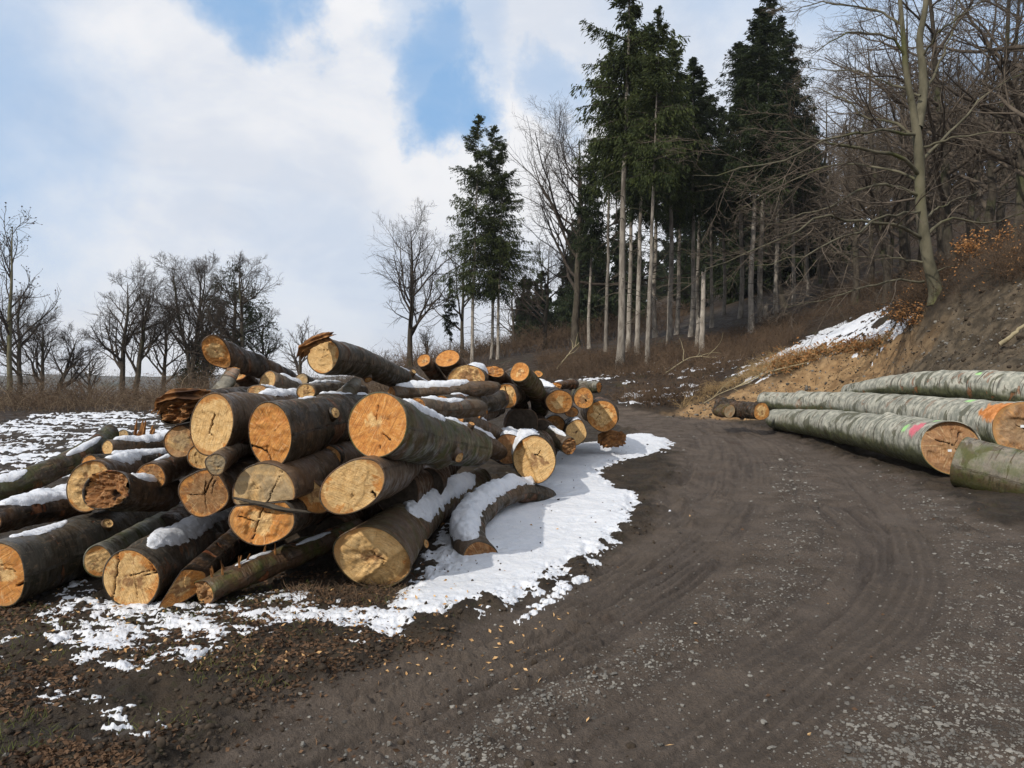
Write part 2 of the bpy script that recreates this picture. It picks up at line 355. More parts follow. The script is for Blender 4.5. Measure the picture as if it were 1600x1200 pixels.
def m_leafy(name, cols, scale=2.0, trans=.25, rough=.7):
    """foliage: colour varies by clump in object space"""
    t, b = newmat(name, rough, .2); p = t.coord('Object')
    n = t.noise(p, scale, 3, .6); n2 = t.noise(p, scale * 9, 2, .5)
    c = t.mix(t.step(n, .35, .65), cols[0], cols[1]); c = t.mix(t.step(n2, .5, .7, 0, .6), c, cols[2])
    t.put(b.inputs['Base Color'], c)
    tr = t.add('ShaderNodeBsdfTranslucent'); t.put(tr.inputs[0], c); ms = t.add('ShaderNodeMixShader'); ms.inputs[0].default_value = trans
    out = [n for n in t.n if n.type == 'OUTPUT_MATERIAL'][0]
    t.l.new(b.outputs[0], ms.inputs[1]); t.l.new(tr.outputs[0], ms.inputs[2]); t.l.new(ms.outputs[0], out.inputs[0])
m_ground(); m_snow(); m_bark(); m_wood()
m_simple('spruce_bark', ((.15, .13, .11), (.32, .29, .25), (.085, .072, .06)), 5, .9, (1, 1, .3), .05, .3)
m_simple('dark_bark', ((.040, .033, .026), (.080, .068, .052), (.06, .065, .03)), 6, .9, (1, 1, .4), .02)
m_simple('mossy_beech_bark', ((.066, .061, .040), (.135, .123, .084), (.070, .076, .022)), 2.5, .8, (1, 1, .5), .01, 0)
m_simple('alder_bark', ((.10, .092, .06), (.17, .155, .10), (.12, .13, .05)), 5, .85, (1, 1, .5), .01, 0)
m_simple('twig', ((.034, .027, .021), (.068, .054, .043)), 3, .9, (1, 1, 1), 0)
m_simple('beech_twig', ((.070, .055, .043), (.135, .110, .085)), 3, .9, (1, 1, 1), 0)
m_simple('pale_twig', ((.24, .20, .12), (.36, .31, .20)), 6, .8, (1, 1, 1), 0, 0)
m_simple('bramble', ((.075, .050, .033), (.165, .112, .072), (.045, .032, .022)), .6, .9, (1, 1, 1), 0)
m_simple('pale_cane', ((.17, .125, .08), (.29, .22, .15)), .6, .9, (1, 1, 1), 0)
m_simple('dry_grass', ((.34, .23, .11), (.50, .36, .19)), 2, .9, (1, 1, 1), 0)
m_simple('dead_leaf', ((.06, .034, .02), (.15, .088, .05), (.04, .026, .016)), 4, .8, (1, 1, 1), 0)
m_simple('copper_leaf', ((.30, .135, .045), (.50, .27, .11), (.22, .10, .04)), 5, .75, (1, 1, 1), 0)
m_simple('green_blade', ((.07, .085, .02), (.13, .14, .04)), 5, .7, (1, 1, 1), 0)
m_simple('stone', ((.09, .085, .078), (.23, .22, .20), (.055, .05, .045)), 7, .75, (1, 1, 1), .004, 0)
m_simple('clod_gap_shade', ((.030, .023, .017), (.06, .046, .034)), 18, .95, (1, 1, 1), .012, 0)  # also colours filler log ends, painting the shade of the pile's gaps
m_simple('torn_wood', ((.12, .052, .019), (.36, .17, .058), (.06, .028, .014)), 14, .85, (1, 1, 1), .02, .15)
m_simple('tag_plastic', ((.75, .78, .82), (.82, .84, .86)), 20, .4, (1, 1, 1), 0, 0)
m_leafy('spruce_needles', ((.018, .030, .009), (.056, .074, .020), (.105, .115, .034)), 1.0)
m_leafy('dark_needles', ((.011, .020, .008), (.030, .044, .014), (.058, .072, .022)))
m_leafy('pine_needles', ((.018, .030, .014), (.042, .056, .024), (.065, .072, .034)))
m_simple('hill_wood', ((.045, .042, .030), (.09, .078, .055), (.03, .04, .022)), .05, .95, (1, 1, 1), 0, 0)
m_simple('fresh_chip', ((.40, .22, .09), (.60, .40, .20)), 30, .8, (1, 1, 1), 0, 0)
# ---------------------------------------------------------------- ground masks (world space)
ROAD = poly((-100, 1330), (250, 1190), (420, 1085), (620, 1005), (830, 940), (960, 868), (1012, 800), (1048, 740), (1046, 705), (1010, 682), (975, 668), (880, 640), (860, 628), (960, 632), (1040, 648), (1130, 656), (1205, 672), (1340, 720), (1480, 775), (1600, 830), (1900, 960), (2600, 1400), (1500, 2600), (0, 2600), (-500, 1700))
TRACKS = [poly((1120, 662), (1165, 700), (1180, 750), (1150, 815), (1060, 890), (900, 985), (700, 1080), (420, 1230)),
          poly((1180, 668), (1290, 715), (1380, 790), (1420, 870), (1400, 950), (1290, 1040), (1080, 1200)),
          poly((1080, 660), (1105, 700), (1095, 760), (1040, 830), (930, 905), (800, 965), (600, 1045), (350, 1160)),
          poly((1300, 790), (1370, 850), (1360, 905), (1290, 965), (1180, 1040), (1000, 1130), (880, 1200))]
GRAVEL = [poly((1200, 720), (1250, 790), (1230, 880), (1120, 960), (980, 1030), (850, 1080), (600, 1180)),
          poly((1380, 740), (1480, 810), (1540, 900), (1570, 1000), (1500, 1100), (1400, 1200)),
          poly((1600, 860), (1620, 960), (1640, 1060), (1650, 1200))]
ORANGE = poly((1010, 655), (1100, 632), (1180, 600), (1260, 570), (1330, 543), (1400, 524), (1450, 530), (1440, 560), (1380, 600), (1320, 625), (1230, 650), (1150, 658), (1040, 660), (985, 656))
BANK = np.vstack([poly((1010, 655), (1150, 657), (1230, 655), (1330, 640)), [(8.6, 14.5), (8.2, 10), (7.9, 5), (14, 4), (18, 10)], poly((1600, 436), (1460, 468), (1400, 505), (1300, 548), (1200, 592), (1100, 632))])
SNOW = [  # polygon, coverage offset, noise amplitude, noise scale (x, y), thickness, soft edge
    (poly((590, 985), (640, 935), (690, 880), (715, 820), (760, 780), (850, 745), (870, 715), (880, 700), (940, 690), (1000, 678), (1044, 688), (1032, 707), (965, 718), (925, 735), (955, 765), (990, 772), (975, 795), (985, 818), (930, 855), (890, 880), (830, 915), (765, 940), (690, 965)), .46, 1.7, (2.2, 2.2), .055, .2),
    (poly((800, 955), (850, 925), (930, 880), (938, 897), (865, 945), (812, 968)), -.55, 2.8, (4, 5), .035, .08),
    (poly((-20, 1010), (60, 935), (120, 905), (170, 935), (300, 940), (420, 920), (560, 945), (650, 940), (640, 985), (570, 1005), (480, 985), (380, 1005), (330, 1020), (250, 1050), (150, 1058), (95, 1030), (40, 1025)), -.46, 3.2, (3.2, 5.5), .027, .12),
    (poly((-200, 670), (0, 658), (80, 644), (250, 641), (300, 690), (280, 730), (100, 750), (0, 800), (-200, 800)), -.74, 3.6, (1.3, 2.8), .035, .3),
    (poly((1185, 570), (1265, 522), (1330, 497), (1405, 486), (1412, 506), (1340, 545), (1240, 578)), -.30, 3.2, (.7, 1.8), .06, .5),
    (poly((930, 632), (1000, 606), (1090, 594), (1100, 610), (1020, 634), (960, 642)), -.80, 3.2, (.9, 2.0), .05, .3),
    (poly((860, 600), (960, 575), (1100, 555), (1200, 540), (1215, 575), (1100, 592), (1000, 602)), -1.3, 3.6, (.8, 1.4), .06, .3),
    (poly((1120, 606), (1200, 560), (1260, 560), (1180, 605)), -1.0, 3.2, (.9, 1.6), .06, .3),
    (poly((-20, 1100), (60, 1060), (200, 1085), (320, 1090), (210, 1160), (120, 1150), (0, 1090)), -1.2, 3.4, (4, 6), .024, .1)]

def build_ground():
    ang = np.r_[np.linspace(-180, -46, 45)[:-1], np.linspace(-46, 46, 860), np.linspace(46, 180, 45)[1:-1]]
    rad = np.r_[np.geomspace(.25, 2.6, 22)[:-1], np.geomspace(2.6, 13, 400)[:-1], np.geomspace(13, 60, 230)[:-1], np.geomspace(60, 330, 80)[:-1], np.geomspace(330, 1750, 16)]
    A, Rr = np.meshgrid(np.radians(ang), rad); X = np.sin(A) * Rr; Y = np.cos(A) * Rr
    Z = T0(X, Y)
    near = sm(Rr, 70, 35)
    wob = (fbm2(X * 1.3, Y * 1.3, 3, 5) - .5) * 1.1 + (fbm2(X * 5, Y * 5, 3, 6) - .5) * .5
    sdr = sdist(X, Y, ROAD)
    road = sm(sdr + wob * .55, -.12, .22)
    sdb = sdist(X, Y, BANK); bank = sm(sdb + wob * .6, -.2, .5)
    orange = sm(sdist(X, Y, ORANGE) + wob * .9, -.5, .7)
    # tyre ruts and treads pressed into the mud
    streak = np.full_like(X, .5); rut = np.zeros_like(X); mud = np.zeros_like(X); tread = np.zeros_like(X)
    for k, P in enumerate(TRACKS):
        d, run, side = pline(X, Y, catmull(P, 60)); w = .27 if k < 3 else .22
        wv = w * (1 + .5 * (fbm2(run * .7, run * 0 + k * 7, 3, 40 + k) - .5))
        m = sm(d, wv * 1.7, wv * .6); mud = np.maximum(mud, m * (1 if k != 2 else .75)); rut = np.maximum(rut, m * .022)
        sk = fbm2(run * .35 + 11 * k, d * side * 13, 4, 90 + k); streak = np.where(d < 1.1, streak + (sk - .5) * .55 * sm(d, 1.1, .5) * sm(fbm2(run * .5 + 3 * k, d * 2, 2, 97), .3, .6), streak)
        u = run + .6 * d
        tr = sm(np.abs(((u * 9) % 1) - .5), .30, .12) * sm(d, wv * 1.05, wv * .7)
        ribs = sm(np.abs(((d * side * 11 + 50) % 1) - .5), .36, .2) * sm(d, wv * 1.15, wv * .85)
        on = sm(fbm2(X * .8 + 31 * k, Y * .8, 3, 60 + k), .44, .56)
        tread = np.maximum(tread, np.maximum(tr * .22, ribs * .8) * on)
    grav = np.zeros_like(X)
    for P in GRAVEL:
        d, run, side = pline(X, Y, catmull(P, 50)); grav = np.maximum(grav, sm(d + wob * .35, .75, .1))
    grav = np.clip(np.maximum(grav, .22 * sm(fbm2(X * 1.1, Y * 1.1, 3, 77), .4, .65)) * (1 - mud * .85), 0, 1) * road
    # relief
    n1 = fbm2(X * 1.2, Y * 1.2, 3, 11) - .5; n2 = fbm2(X * 5, Y * 5, 4, 12) - .5; n3 = fbm2(X * 16, Y * 16, 3, 13) - .5; n4 = fbm2(X * 45, Y * 45, 2, 14) - .5
    relief_r = n1 * .05 + n2 * .018 + n3 * .02 + n4 * .018 - (streak - .5) * .13 - rut - tread * .013
    # long grooves the lorries left along the edge of the snow
    for k, (off_, dep, wd) in enumerate(((.30, .035, .07), (.62, .022, .10), (1.05, .016, .12))):
        e = sdr + (fbm2(X * .5 + k * 9, Y * .5, 3, 51 + k) - .5) * .5 - off_; on = sm(X, -2.6, -1.4) * sm(Y, 16, 10) * sm(fbm2(X * .7 + 5 * k, Y * .7, 2, 71 + k), .34, .5)
        relief_r = relief_r - (dep * np.exp(-(e / wd) ** 2) - dep * .8 * np.exp(-((e - wd * 1.9) / (wd * .8)) ** 2) * (1 + n3 * 3)) * on
    lip = np.exp(-((sdr + wob * .5 + .10) / .16) ** 2)          # pushed-up mud along the road's edge
    relief_l = n1 * .09 + n2 * .06 + n3 * .040 + n4 * .016 + lip * (.03 + n2 * .10)
    gul = fbm2(X * .9 + Y * .25, Y * .3 - X * .18 + Z * .5, 4, 21) - .5
    rdg = fbm2(X * 1.4 + Y * .5, Y * .35 - X * .1, 4, 27); relief_b = gul * .55 + (np.abs(rdg - .5) * -1.1 + .12) * .5 + n1 * .15 + n2 * .16 + n3 * .06
    far = n1 * .12 + n2 * .16 + n3 * .03
    offr = sm(Rr, 22, 30)
    rel = relief_l * (1 - offr) + far * offr
    rel = rel * (1 - bank) + relief_b * bank
    rel = rel * (1 - road) + relief_r * road
    Zg = Z + rel * near + (fbm2(X * .06, Y * .06, 3, 8) - .5) * 2.0 * sm(Rr, 50, 100)
    Zg[0] = Zg[0].mean()
    # snow lying on it
    hs = np.full_like(X, -1.0)
    for P, cov, amp, (fx, fy), th, soft in SNOW:
        sd = sdist(X, Y, P); idx = sd > -3 * soft - .3
        if not idx.any(): continue
        x, y = X[idx], Y[idx]
        m = np.clip(sd[idx] / soft, -1.4, 1)
        nz = (fbm2(x * fx, y * fy, 3, 31) - .5) * .60 + (fbm2(x * fx * 4.5, y * fy * 4.5, 3, 32) - .5) * .60 + (fbm2(x * fx * 16, y * fy * 16, 2, 34) - .5) * .28
        val = m * .8 + cov + nz * amp - rel[idx] * 1.5 * (amp > 2)
        h = np.where(val > 0, th * np.clip(val * 1.1, 0, 1) ** 1.25 * (.85 + .3 * fbm2(x * 2.2, y * 2.2, 2, 33)), np.maximum(val * .12, -.03))
        hs[idx] = np.maximum(hs[idx], h)
    # settled snow bridges the small hollows, so clods poke through it where it is thin
    hs = np.where(hs > 0, np.maximum(hs - .75 * (rel - n1 * .06) * near * sm(Rr, 26, 16), -.02), hs)
    V = np.stack([X, Y, Zg], -1).reshape(-1, 3); F = grid_faces(len(rad), len(ang), True)
    attrs = dict(road=road, bank=bank, orange=orange, gravel=grav, mud=mud * road, tread=tread * road, streak=streak, lip=lip * (1 - road), off=offr)
    def sub(name, keep_f, zoff=None, mat=None):
        f = F[keep_f]; used = np.unique(f); remap = np.full(len(V), -1); remap[used] = np.arange(len(used))
        v = V[used].copy()
        if zoff is not None: v[:, 2] += zoff.ravel()[used]
        return mk(name, v, [remap[f]], mat, attrs={k: a.ravel()[used] for k, a in attrs.items()} if zoff is None else dict(thick=zoff.ravel()[used]))
    fr = road.ravel()[F].mean(1) > .5; fb = (bank.ravel()[F].mean(1) > .5) & ~fr
    tag(sub('forest_road', fr, mat=M['ground']), kind='structure')
    tag(sub('earth_bank', fb, mat=M['ground']), kind='structure')
    tag(sub('ground', ~fr & ~fb, mat=M['ground']), kind='structure')
    # snow as a closed-looking skin that dips under the soil at its edges
    fs = (hs.ravel()[F] > 0).any(1)
    zo = np.where(hs > 0, hs - .002, -.02); 
    o = sub('snow_cover', fs, zoff=zo, mat=M['snow']); tag(o, 'white snow lying in melting patches on the ground beside the log pile', kind='stuff')
    # fast lookup for other builders
    la, lr = np.radians(ang), np.log(rad)
    def H(x, y, snow=False):
        x = np.atleast_1d(np.asarray(x, float)); y = np.atleast_1d(np.asarray(y, float))
        a = np.arctan2(x, y); r = np.log(np.clip(np.hypot(x, y), rad[0], rad[-1] * .99))
        i = np.clip(np.searchsorted(lr, r) - 1, 0, len(lr) - 2); j = np.clip(np.searchsorted(la, a) - 1, 0, len(la) - 2)
        fi = np.clip((r - lr[i]) / (lr[i + 1] - lr[i]), 0, 1); fj = np.clip((a - la[j]) / (la[j + 1] - la[j]), 0, 1)
        S = Zg + np.maximum(hs, 0) if snow else Zg
        return (S[i, j] * (1 - fj) + S[i, j + 1] * fj) * (1 - fi) + (S[i + 1, j] * (1 - fj) + S[i + 1, j + 1] * fj) * fi
    def look(arr, x, y):
        a = np.arctan2(x, y); r = np.log(np.clip(np.hypot(x, y), rad[0], rad[-1] * .99))
        i = np.clip(np.searchsorted(lr, r), 0, len(lr) - 1); j = np.clip(np.searchsorted(la, a), 0, len(la) - 1); return arr[i, j]
    return H, dict(gravel=lambda x, y: look(grav, x, y), road=lambda x, y: look(road, x, y), snow=lambda x, y: look(hs, x, y), bank=lambda x, y: look(bank, x, y), lip=lambda x, y: look(lip * (1 - road), x, y))
# ---------------------------------------------------------------- logs
def frame(t):
    up = np.array([0, 0, 1.0]); u = np.cross(t, up); n = np.linalg.norm(u, axis=-1, keepdims=True); u = u / np.maximum(n, 1e-6); v = np.cross(u, t); return u, v
class Log:
    """a bole along a bent path; end faces, bark skin and snow are its parts"""
    def __init__(s, path, r0, r1, seed, rot=0.0, bumps=.085, lobes=.11, cut=(0, 0), cut1=(0, 0), N=44, A=56, flare=0.0, knots=3, flat=None):
        s.seed = seed; rg = np.random.default_rng(seed)
        s.P = catmull(path, N) if len(path) > 2 else np.linspace(path[0], path[1], N)
        T = np.gradient(s.P, axis=0); s.T = T / np.linalg.norm(T, axis=1, keepdims=True); s.u, s.v = frame(s.T)
        s.L = np.r_[0, np.cumsum(np.linalg.norm(np.diff(s.P, axis=0), axis=1))]; s.S = s.L / s.L[-1]
        s.N, s.A = N, A; th = np.linspace(0, 2 * np.pi, A, endpoint=False); s.th = th
        a0, b0 = (r0, r0) if np.isscalar(r0) else r0; a1, b1 = (r1, r1) if np.isscalar(r1) else r1
        k = s.S[:, None]; cr, sr = math.cos(rot), math.sin(rot)
        out = 1 + sum(lobes * rg.normal() * .6 / m * np.cos(m * th + rg.uniform(0, 6.28)) for m in (2, 3, 4, 5))
        s.outl = out
        if flat is not None:                      # a split log: one side of the section cut flat
            dt = np.cos(th) * flat[0] + np.sin(th) * flat[1]; out = np.where(dt > 0, np.minimum(out, flat[2] / np.maximum(dt, 1e-3)), out)
        # ellipse rotated by rot in the section plane, blending to the far radius
        ex, ey = np.cos(th), np.sin(th)
        X = (a0 + (a1 - a0) * k) * ex * out; Y = (b0 + (b1 - b0) * k) * ey * out
        s.x, s.y = X * cr - Y * sr, X * sr + Y * cr
        fl = 1 + flare * np.exp(-s.S * s.L[-1] / .35)[:, None]; s.x *= fl; s.y *= fl
        rm = (a0 + b0) / 2
        base = s.P[:, None] + s.u[:, None] * s.x[..., None] + s.v[:, None] * s.y[..., None]
        nz = fbm3(base / rm * .8 + seed * 3.1, 3, seed) - .5; nz2 = fbm3(base / rm * 3.2 + seed, 2, seed + 5) - .5
        d = rm * (bumps * 3.2 * nz + bumps * .8 * nz2) * np.clip(.25 + s.S * s.L[-1] / .25, 0, 1)[:, None]
        for _ in range(knots):
            ks, kt = rg.uniform(.12, .95), rg.uniform(0, 6.28); w = rg.uniform(.25, .5)
            dd = ((s.L[:, None] - ks * s.L[-1]) / (rm * w)) ** 2 + (((th - kt + np.pi) % (2 * np.pi) - np.pi) / w) ** 2
            d += rm * rg.uniform(.05, .16) * np.exp(-dd)
        s.rr = np.hypot(s.x, s.y); sc = 1 + d / s.rr; s.x *= sc; s.y *= sc
        # slanted saw cuts at both ends
        h0 = s.x[0] * cut[0] + s.y[0] * cut[1]; h1 = s.x[-1] * cut1[0] + s.y[-1] * cut1[1]
        f0 = np.clip(1 - s.L / (.45 * s.L[-1]), 0, 1)[:, None] ** 1.5; f1 = np.clip(1 - (s.L[-1] - s.L) / (.45 * s.L[-1]), 0, 1)[:, None] ** 1.5
        s.h = h0 * f0 + h1 * f1; s.h0, s.h1 = h0, h1
        s.X = s.P[:, None] + s.u[:, None] * s.x[..., None] + s.v[:, None] * s.y[..., None] + s.T[:, None] * s.h[..., None]
        s.rm = rm
    def bark(s, root, mat='bark', name='bark', lip=.010, pink=None, lime=None, scar=None, **props):
        c0, c1 = s.P[0], s.P[-1]
        k = 1 - min(lip / s.rm, .12)
        def inner(i, depth):
            return s.P[i] + s.u[i] * (s.x[i] * k)[:, None] + s.v[i] * (s.y[i] * k)[:, None] + s.T[i] * (s.h[i] * 1.0 + depth)[:, None]
        V = np.concatenate([[inner(0, .02)], [inner(0, -.001)], s.X, [inner(-1, .001)], [inner(-1, -.02)]]).reshape(-1, 3)
        N = s.N + 4; F = grid_faces(N, s.A, True)[:, ::-1]
        LL = np.r_[0, 0, s.L, s.L[-1], s.L[-1]]; rr = np.concatenate([s.rr[:1], s.rr[:1], s.rr, s.rr[-1:], s.rr[-1:]])
        uv = np.stack([np.repeat(LL[:, None], s.A, 1), s.th[None] * rr.mean() + 0 * rr], -1).reshape(-1, 2)
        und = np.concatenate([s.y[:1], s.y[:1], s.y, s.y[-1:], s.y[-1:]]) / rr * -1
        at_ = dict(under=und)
        for nm, spots in (('pink', pink), ('lime', lime), ('scar', scar)):
            m = np.zeros((N, s.A))
            for (ll, tt, sl, st) in spots or ():
                dd = ((LL[:, None] - ll) / sl) ** 2 + (((s.th - tt + np.pi) % (2 * np.pi) - np.pi) / st) ** 2
                m = np.maximum(m, sm(dd + 1.6 * (fbm2(LL[:, None] * 30 + 0 * s.th, s.th * 9 + 0 * LL[:, None], 2, 3) - .5), 1.2, .8))
            at_[nm] = m
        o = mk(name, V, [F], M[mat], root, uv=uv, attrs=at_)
        for p, d in (('tone', 0.0), ('moss', 0.02), ('peel', .35)): o[p] = float(props.get(p, d))
        return o
    def face(s, root, end=0, rings=26, cracks=(), rough=.012, mat='cut_wood', name='cut_face', jag=.0, bulge=0.0, bite=None, label=None, **props):
        i = 0 if end == 0 else -1; sg = 1 if end == 0 else -1; A = s.A * 2
        th = np.linspace(0, 2 * np.pi, A, endpoint=False)
        def up(a): return np.interp(th, np.r_[s.th, 2 * np.pi], np.r_[a, a[:1]])
        kk = 1 - min(.008 / s.rm, .1)
        bx, by, bh = up(s.x[i]) * kk, up(s.y[i]) * kk, up(s.h[i])
        rho = np.linspace(0, 1, rings) ** .85
        x, y, h = rho[:, None] * bx, rho[:, None] * by, rho[:, None] * bh
        ux, uy = x / s.rm, y / s.rm
        seed = s.seed * 7 + end
        big = fbm2(ux * 1.5 + seed, uy * 1.5, 3, seed) - .5; fine = fbm2(ux * 6, uy * 6 + seed, 3, seed + 3) - .5
        step = sm(fbm2(ux * 1.1 + 5, uy * 1.1 + seed, 2, seed + 9), .50, .54)
        edge = (1 - rho[:, None] ** 6)
        d = (rough * (big * 1.2 + fine * .8 + step * .55) + jag * (fbm2(ux * 2.2, uy * 5, 4, seed + 4) - .5) * 2 - bulge * (1 - rho[:, None] ** 2)) * (edge if jag < .02 else 1)
        ck = np.zeros_like(x)
        wx = ux + (fbm2(ux * 5, uy * 5, 3, seed + 1) - .5) * .09; wy = uy + (fbm2(ux * 5 + 9, uy * 5, 3, seed + 2) - .5) * .09
        for (x0, y0, x1, y1, w) in cracks:
            ex, ey = x1 - x0, y1 - y0; t = np.clip(((wx - x0) * ex + (wy - y0) * ey) / (ex * ex + ey * ey), 0, 1)
            dist = np.hypot(wx - x0 - t * ex, wy - y0 - t * ey); w = w * .62; ck = np.maximum(ck, sm(dist, w, w * .35))
        if bite is not None:                      # a torn-away part of the face: half plane (nx, ny, offset, depth)
            nx, ny, o_, dep = bite; q = wx * nx + wy * ny - o_; d = d + sm(q, -.02, .05) * dep + sm(q, 0, .5) * dep * .4
        d = d + ck * min(.05, s.rm * .22)
        c = s.P[i]; V = c + s.u[i] * x[..., None] + s.v[i] * y[..., None] + s.T[i] * (h + sg * d)[..., None]
        V = V.reshape(-1, 3); F = grid_faces(rings, A, True)
        if end == 0: F = F[:, ::-1]
        uv = np.stack([ux, uy], -1).reshape(-1, 2)
        o = mk(name, V, [F], M[mat], root, uv=uv, attrs=dict(crack=ck))
        for p, dv in (('amber', .35), ('stain', .12), ('grey', 0.0)): o[p] = float(props.get(p, dv))
        if label: o['label'] = label
        return o
    def snow(s, root, l0, l1, ang=90, half=35, thick=.035, seed=0, ragged=.6, name='snow_cap'):
        """snow on the upper side between lengths l0..l1 (metres from the cut end); ang in degrees of the section"""
        ns = int(max(16, min(130, (l1 - l0) / .022))); nt = 25
        L = np.linspace(l0, l1, ns)
        def il(a): return np.stack([np.interp(L, s.L, a[:, k]) for k in range(a.shape[1])], 1)
        P, u, v = il(s.P), il(s.u), il(s.v); xs, ys = il(s.x), il(s.y)
        hh = il(s.h); Tt = il(s.T)
        rag = fbm2(L * 7 + seed, L * 0 + s.seed, 4, s.seed + 2, .7); rag2 = fbm2(L * 7 + seed, L * 0 + s.seed + 40, 3, s.seed + 3)
        endt = np.clip(np.minimum(L - l0, l1 - L) / (.12 + .1 * (l1 - l0)), 0, 1) ** .5
        tau = np.linspace(-1, 1, nt)
        wl = R_(half) * endt * (1 - ragged * 1.3 * (rag - .35)); wr = R_(half) * endt * (1 - ragged * 1.3 * (rag2 - .35))
        th = R_(ang) + np.where(tau[None] < 0, wl[:, None] * tau[None], wr[:, None] * tau[None]); thm = th % (2 * np.pi)
        TT = np.r_[s.th, 2 * np.pi]
        x = np.stack([np.interp(thm[k], TT, np.r_[xs[k], xs[k, :1]]) for k in range(ns)]); y = np.stack([np.interp(thm[k], TT, np.r_[ys[k], ys[k, :1]]) for k in range(ns)])
        h = np.stack([np.interp(thm[k], TT, np.r_[hh[k], hh[k, :1]]) for k in range(ns)])
        base = P[:, None] + u[:, None] * x[..., None] + v[:, None] * y[..., None] + Tt[:, None] * h[..., None]
        nz = fbm3(base * 7 + seed, 3, 91); nz2 = fbm3(base * 30 + seed, 2, 92)
        thick = thick * .72; edge = vn3(base * 24 + 3, 95) ; tau = np.clip(tau[None] * (1 + .5 * (edge - .35) * (np.abs(tau) ** 2)[None]), -1, 1); hgt = thick * np.clip(1 - np.abs(tau) ** 2.2, 0, 1) ** .8 * endt[:, None] ** .7 * (.35 + 1.25 * nz) + thick * .7 * (nz2 - .5) * (1 - np.abs(tau) ** 8)
        hgt = np.where(np.abs(tau) > .985, -.012, hgt) ; hgt[0] = -.012; hgt[-1] = -.012
        V = base.copy(); rad = u[:, None] * (x / np.hypot(x, y))[..., None] + v[:, None] * (y / np.hypot(x, y))[..., None]
        V += rad * (hgt * .6)[..., None]; V[..., 2] += hgt * .4
        return mk(name, V.reshape(-1, 3), [grid_faces(ns, nt)[:, ::-1]], M['snow'], root, attrs=dict(thick=np.maximum(hgt, .03)))
LOGN = [0]
def log(label, f, r, b, rb=.85, mid=(), name='log', group='logs in the big pile', cat='log', rot=0, cuts=(), snow=(), stubs=(), seed=None, bark={}, wood={}, back=True, **kw):
    """f, b: (px, py, distance) of both end centres; r: half width, half height of the near end in the same units"""
    LOGN[0] += 1; seed = seed if seed is not None else LOGN[0] * 13 + 5
    p0 = at(*f)
    if len(b) == 4: p1 = p0 + np.array([(b[0] - 800) / FPX, 1.0, -(b[1] - 600) / FPX]) * b[2]     # runs towards a vanishing point
    else: p1 = at(*b)
    mids = [at(*m) for m in mid]
    if not mids:
        rb_ = np.random.default_rng(seed); mids = [p0 + (p1 - p0) * .5 + rb_.normal(0, .026, 3) * np.linalg.norm(p1 - p0) * [1, .2, .6]]
    path = [p0] + mids + [p1]; k = f[2] / FPX
    r0 = (r[0] * k, r[1] * k); rm = (r0[0] + r0[1]) / 2; r1 = rm * rb
    L = Log(path, r0, r1, seed, R_(rot), **kw)
    root = empty(name, tuple(L.P.mean(0) - np.array([0, 0, rm])), label, cat, group)
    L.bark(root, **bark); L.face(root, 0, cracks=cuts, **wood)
    if back: L.face(root, 1, rings=9, amber=.4)
    for sn in snow: L.snow(root, **sn)
    for st in stubs: stub(L, root, *st)
    return L, root
def stub(L, root, l, ang, r, ln, tone=.05):
    """the sawn stub of a bough on a log"""
    i = int(np.argmin(abs(L.L - l))); j = int((ang % 360) / 360 * L.A); c = L.X[i, j]; d = L.u[i] * math.cos(R_(ang)) + L.v[i] * math.sin(R_(ang)) - L.T[i] * .45; d /= np.linalg.norm(d)
    S = Log([c - d * r * .8, c + d * ln], r * 1.25, r * .9, int(l * 100) + j, N=10, A=20, knots=0, bumps=.05)
    o = S.bark(root, name='branch_stub', tone=tone, peel=.2); f = S.face(root, 1, rings=7, amber=.5, name='stub_end', stain=.3); f.parent = o
def slab(name, parent, pts, thick, mat='torn_wood', seed=1, rough=.03, lump=.3):
    """a torn splinter: closed lumpy ribbon along points; pts rows: x, y, z, width"""
    P = catmull(np.asarray(pts, float), 22); T = np.gradient(P[:, :3], axis=0); T /= np.linalg.norm(T, axis=1, keepdims=True); u, v = frame(T)
    A = 22; th = np.linspace(0, 2 * np.pi, A, endpoint=False); w = P[:, 3][:, None]
    V = P[:, None, :3] + u[:, None] * (np.cos(th) * w)[..., None] + v[:, None] * (np.sin(th) * thick * (w / w.max()) ** .5)[..., None]
    rg = np.random.default_rng(seed); n = fbm3(V * 7 + seed, 3, seed) - .5; n2 = fbm3(V * 40 + seed, 2, seed + 1) - .5
    fib = rg.uniform(.55, 1.25, A)[None] * (1 + .35 * (vn2(np.arange(22)[:, None] * .35 + 0 * th, np.arange(A)[None] * 3.7 + 0 * w, seed) - .5))      # fibres run the length of the splinter
    V = P[:, None, :3] + (V - P[:, None, :3]) * (fib * (1 + lump * 1.6 * n))[..., None] + v[:, None] * (n2 * rough * .6)[..., None]
    endj = rg.uniform(-1, 1, A) * rough * 2.2; V[0] += T[0] * endj[:, None]; V[-1] += T[-1] * endj[::-1, None]; V[1] += T[0] * endj[:, None] * .5
    V = np.concatenate([V.reshape(-1, 3), [V[0].mean(0)], [V[-1].mean(0)]]); N = 22; e0, e1 = N * A, N * A + 1; j = np.arange(A)
    tri = np.concatenate([np.stack([np.full(A, e0), j, (j + 1) % A], 1), np.stack([np.full(A, e1), (N - 1) * A + (j + 1) % A, (N - 1) * A + j], 1)])
    return mk(name, V, [grid_faces(N, A, True)[:, ::-1], tri], M[mat], parent, smooth=False)
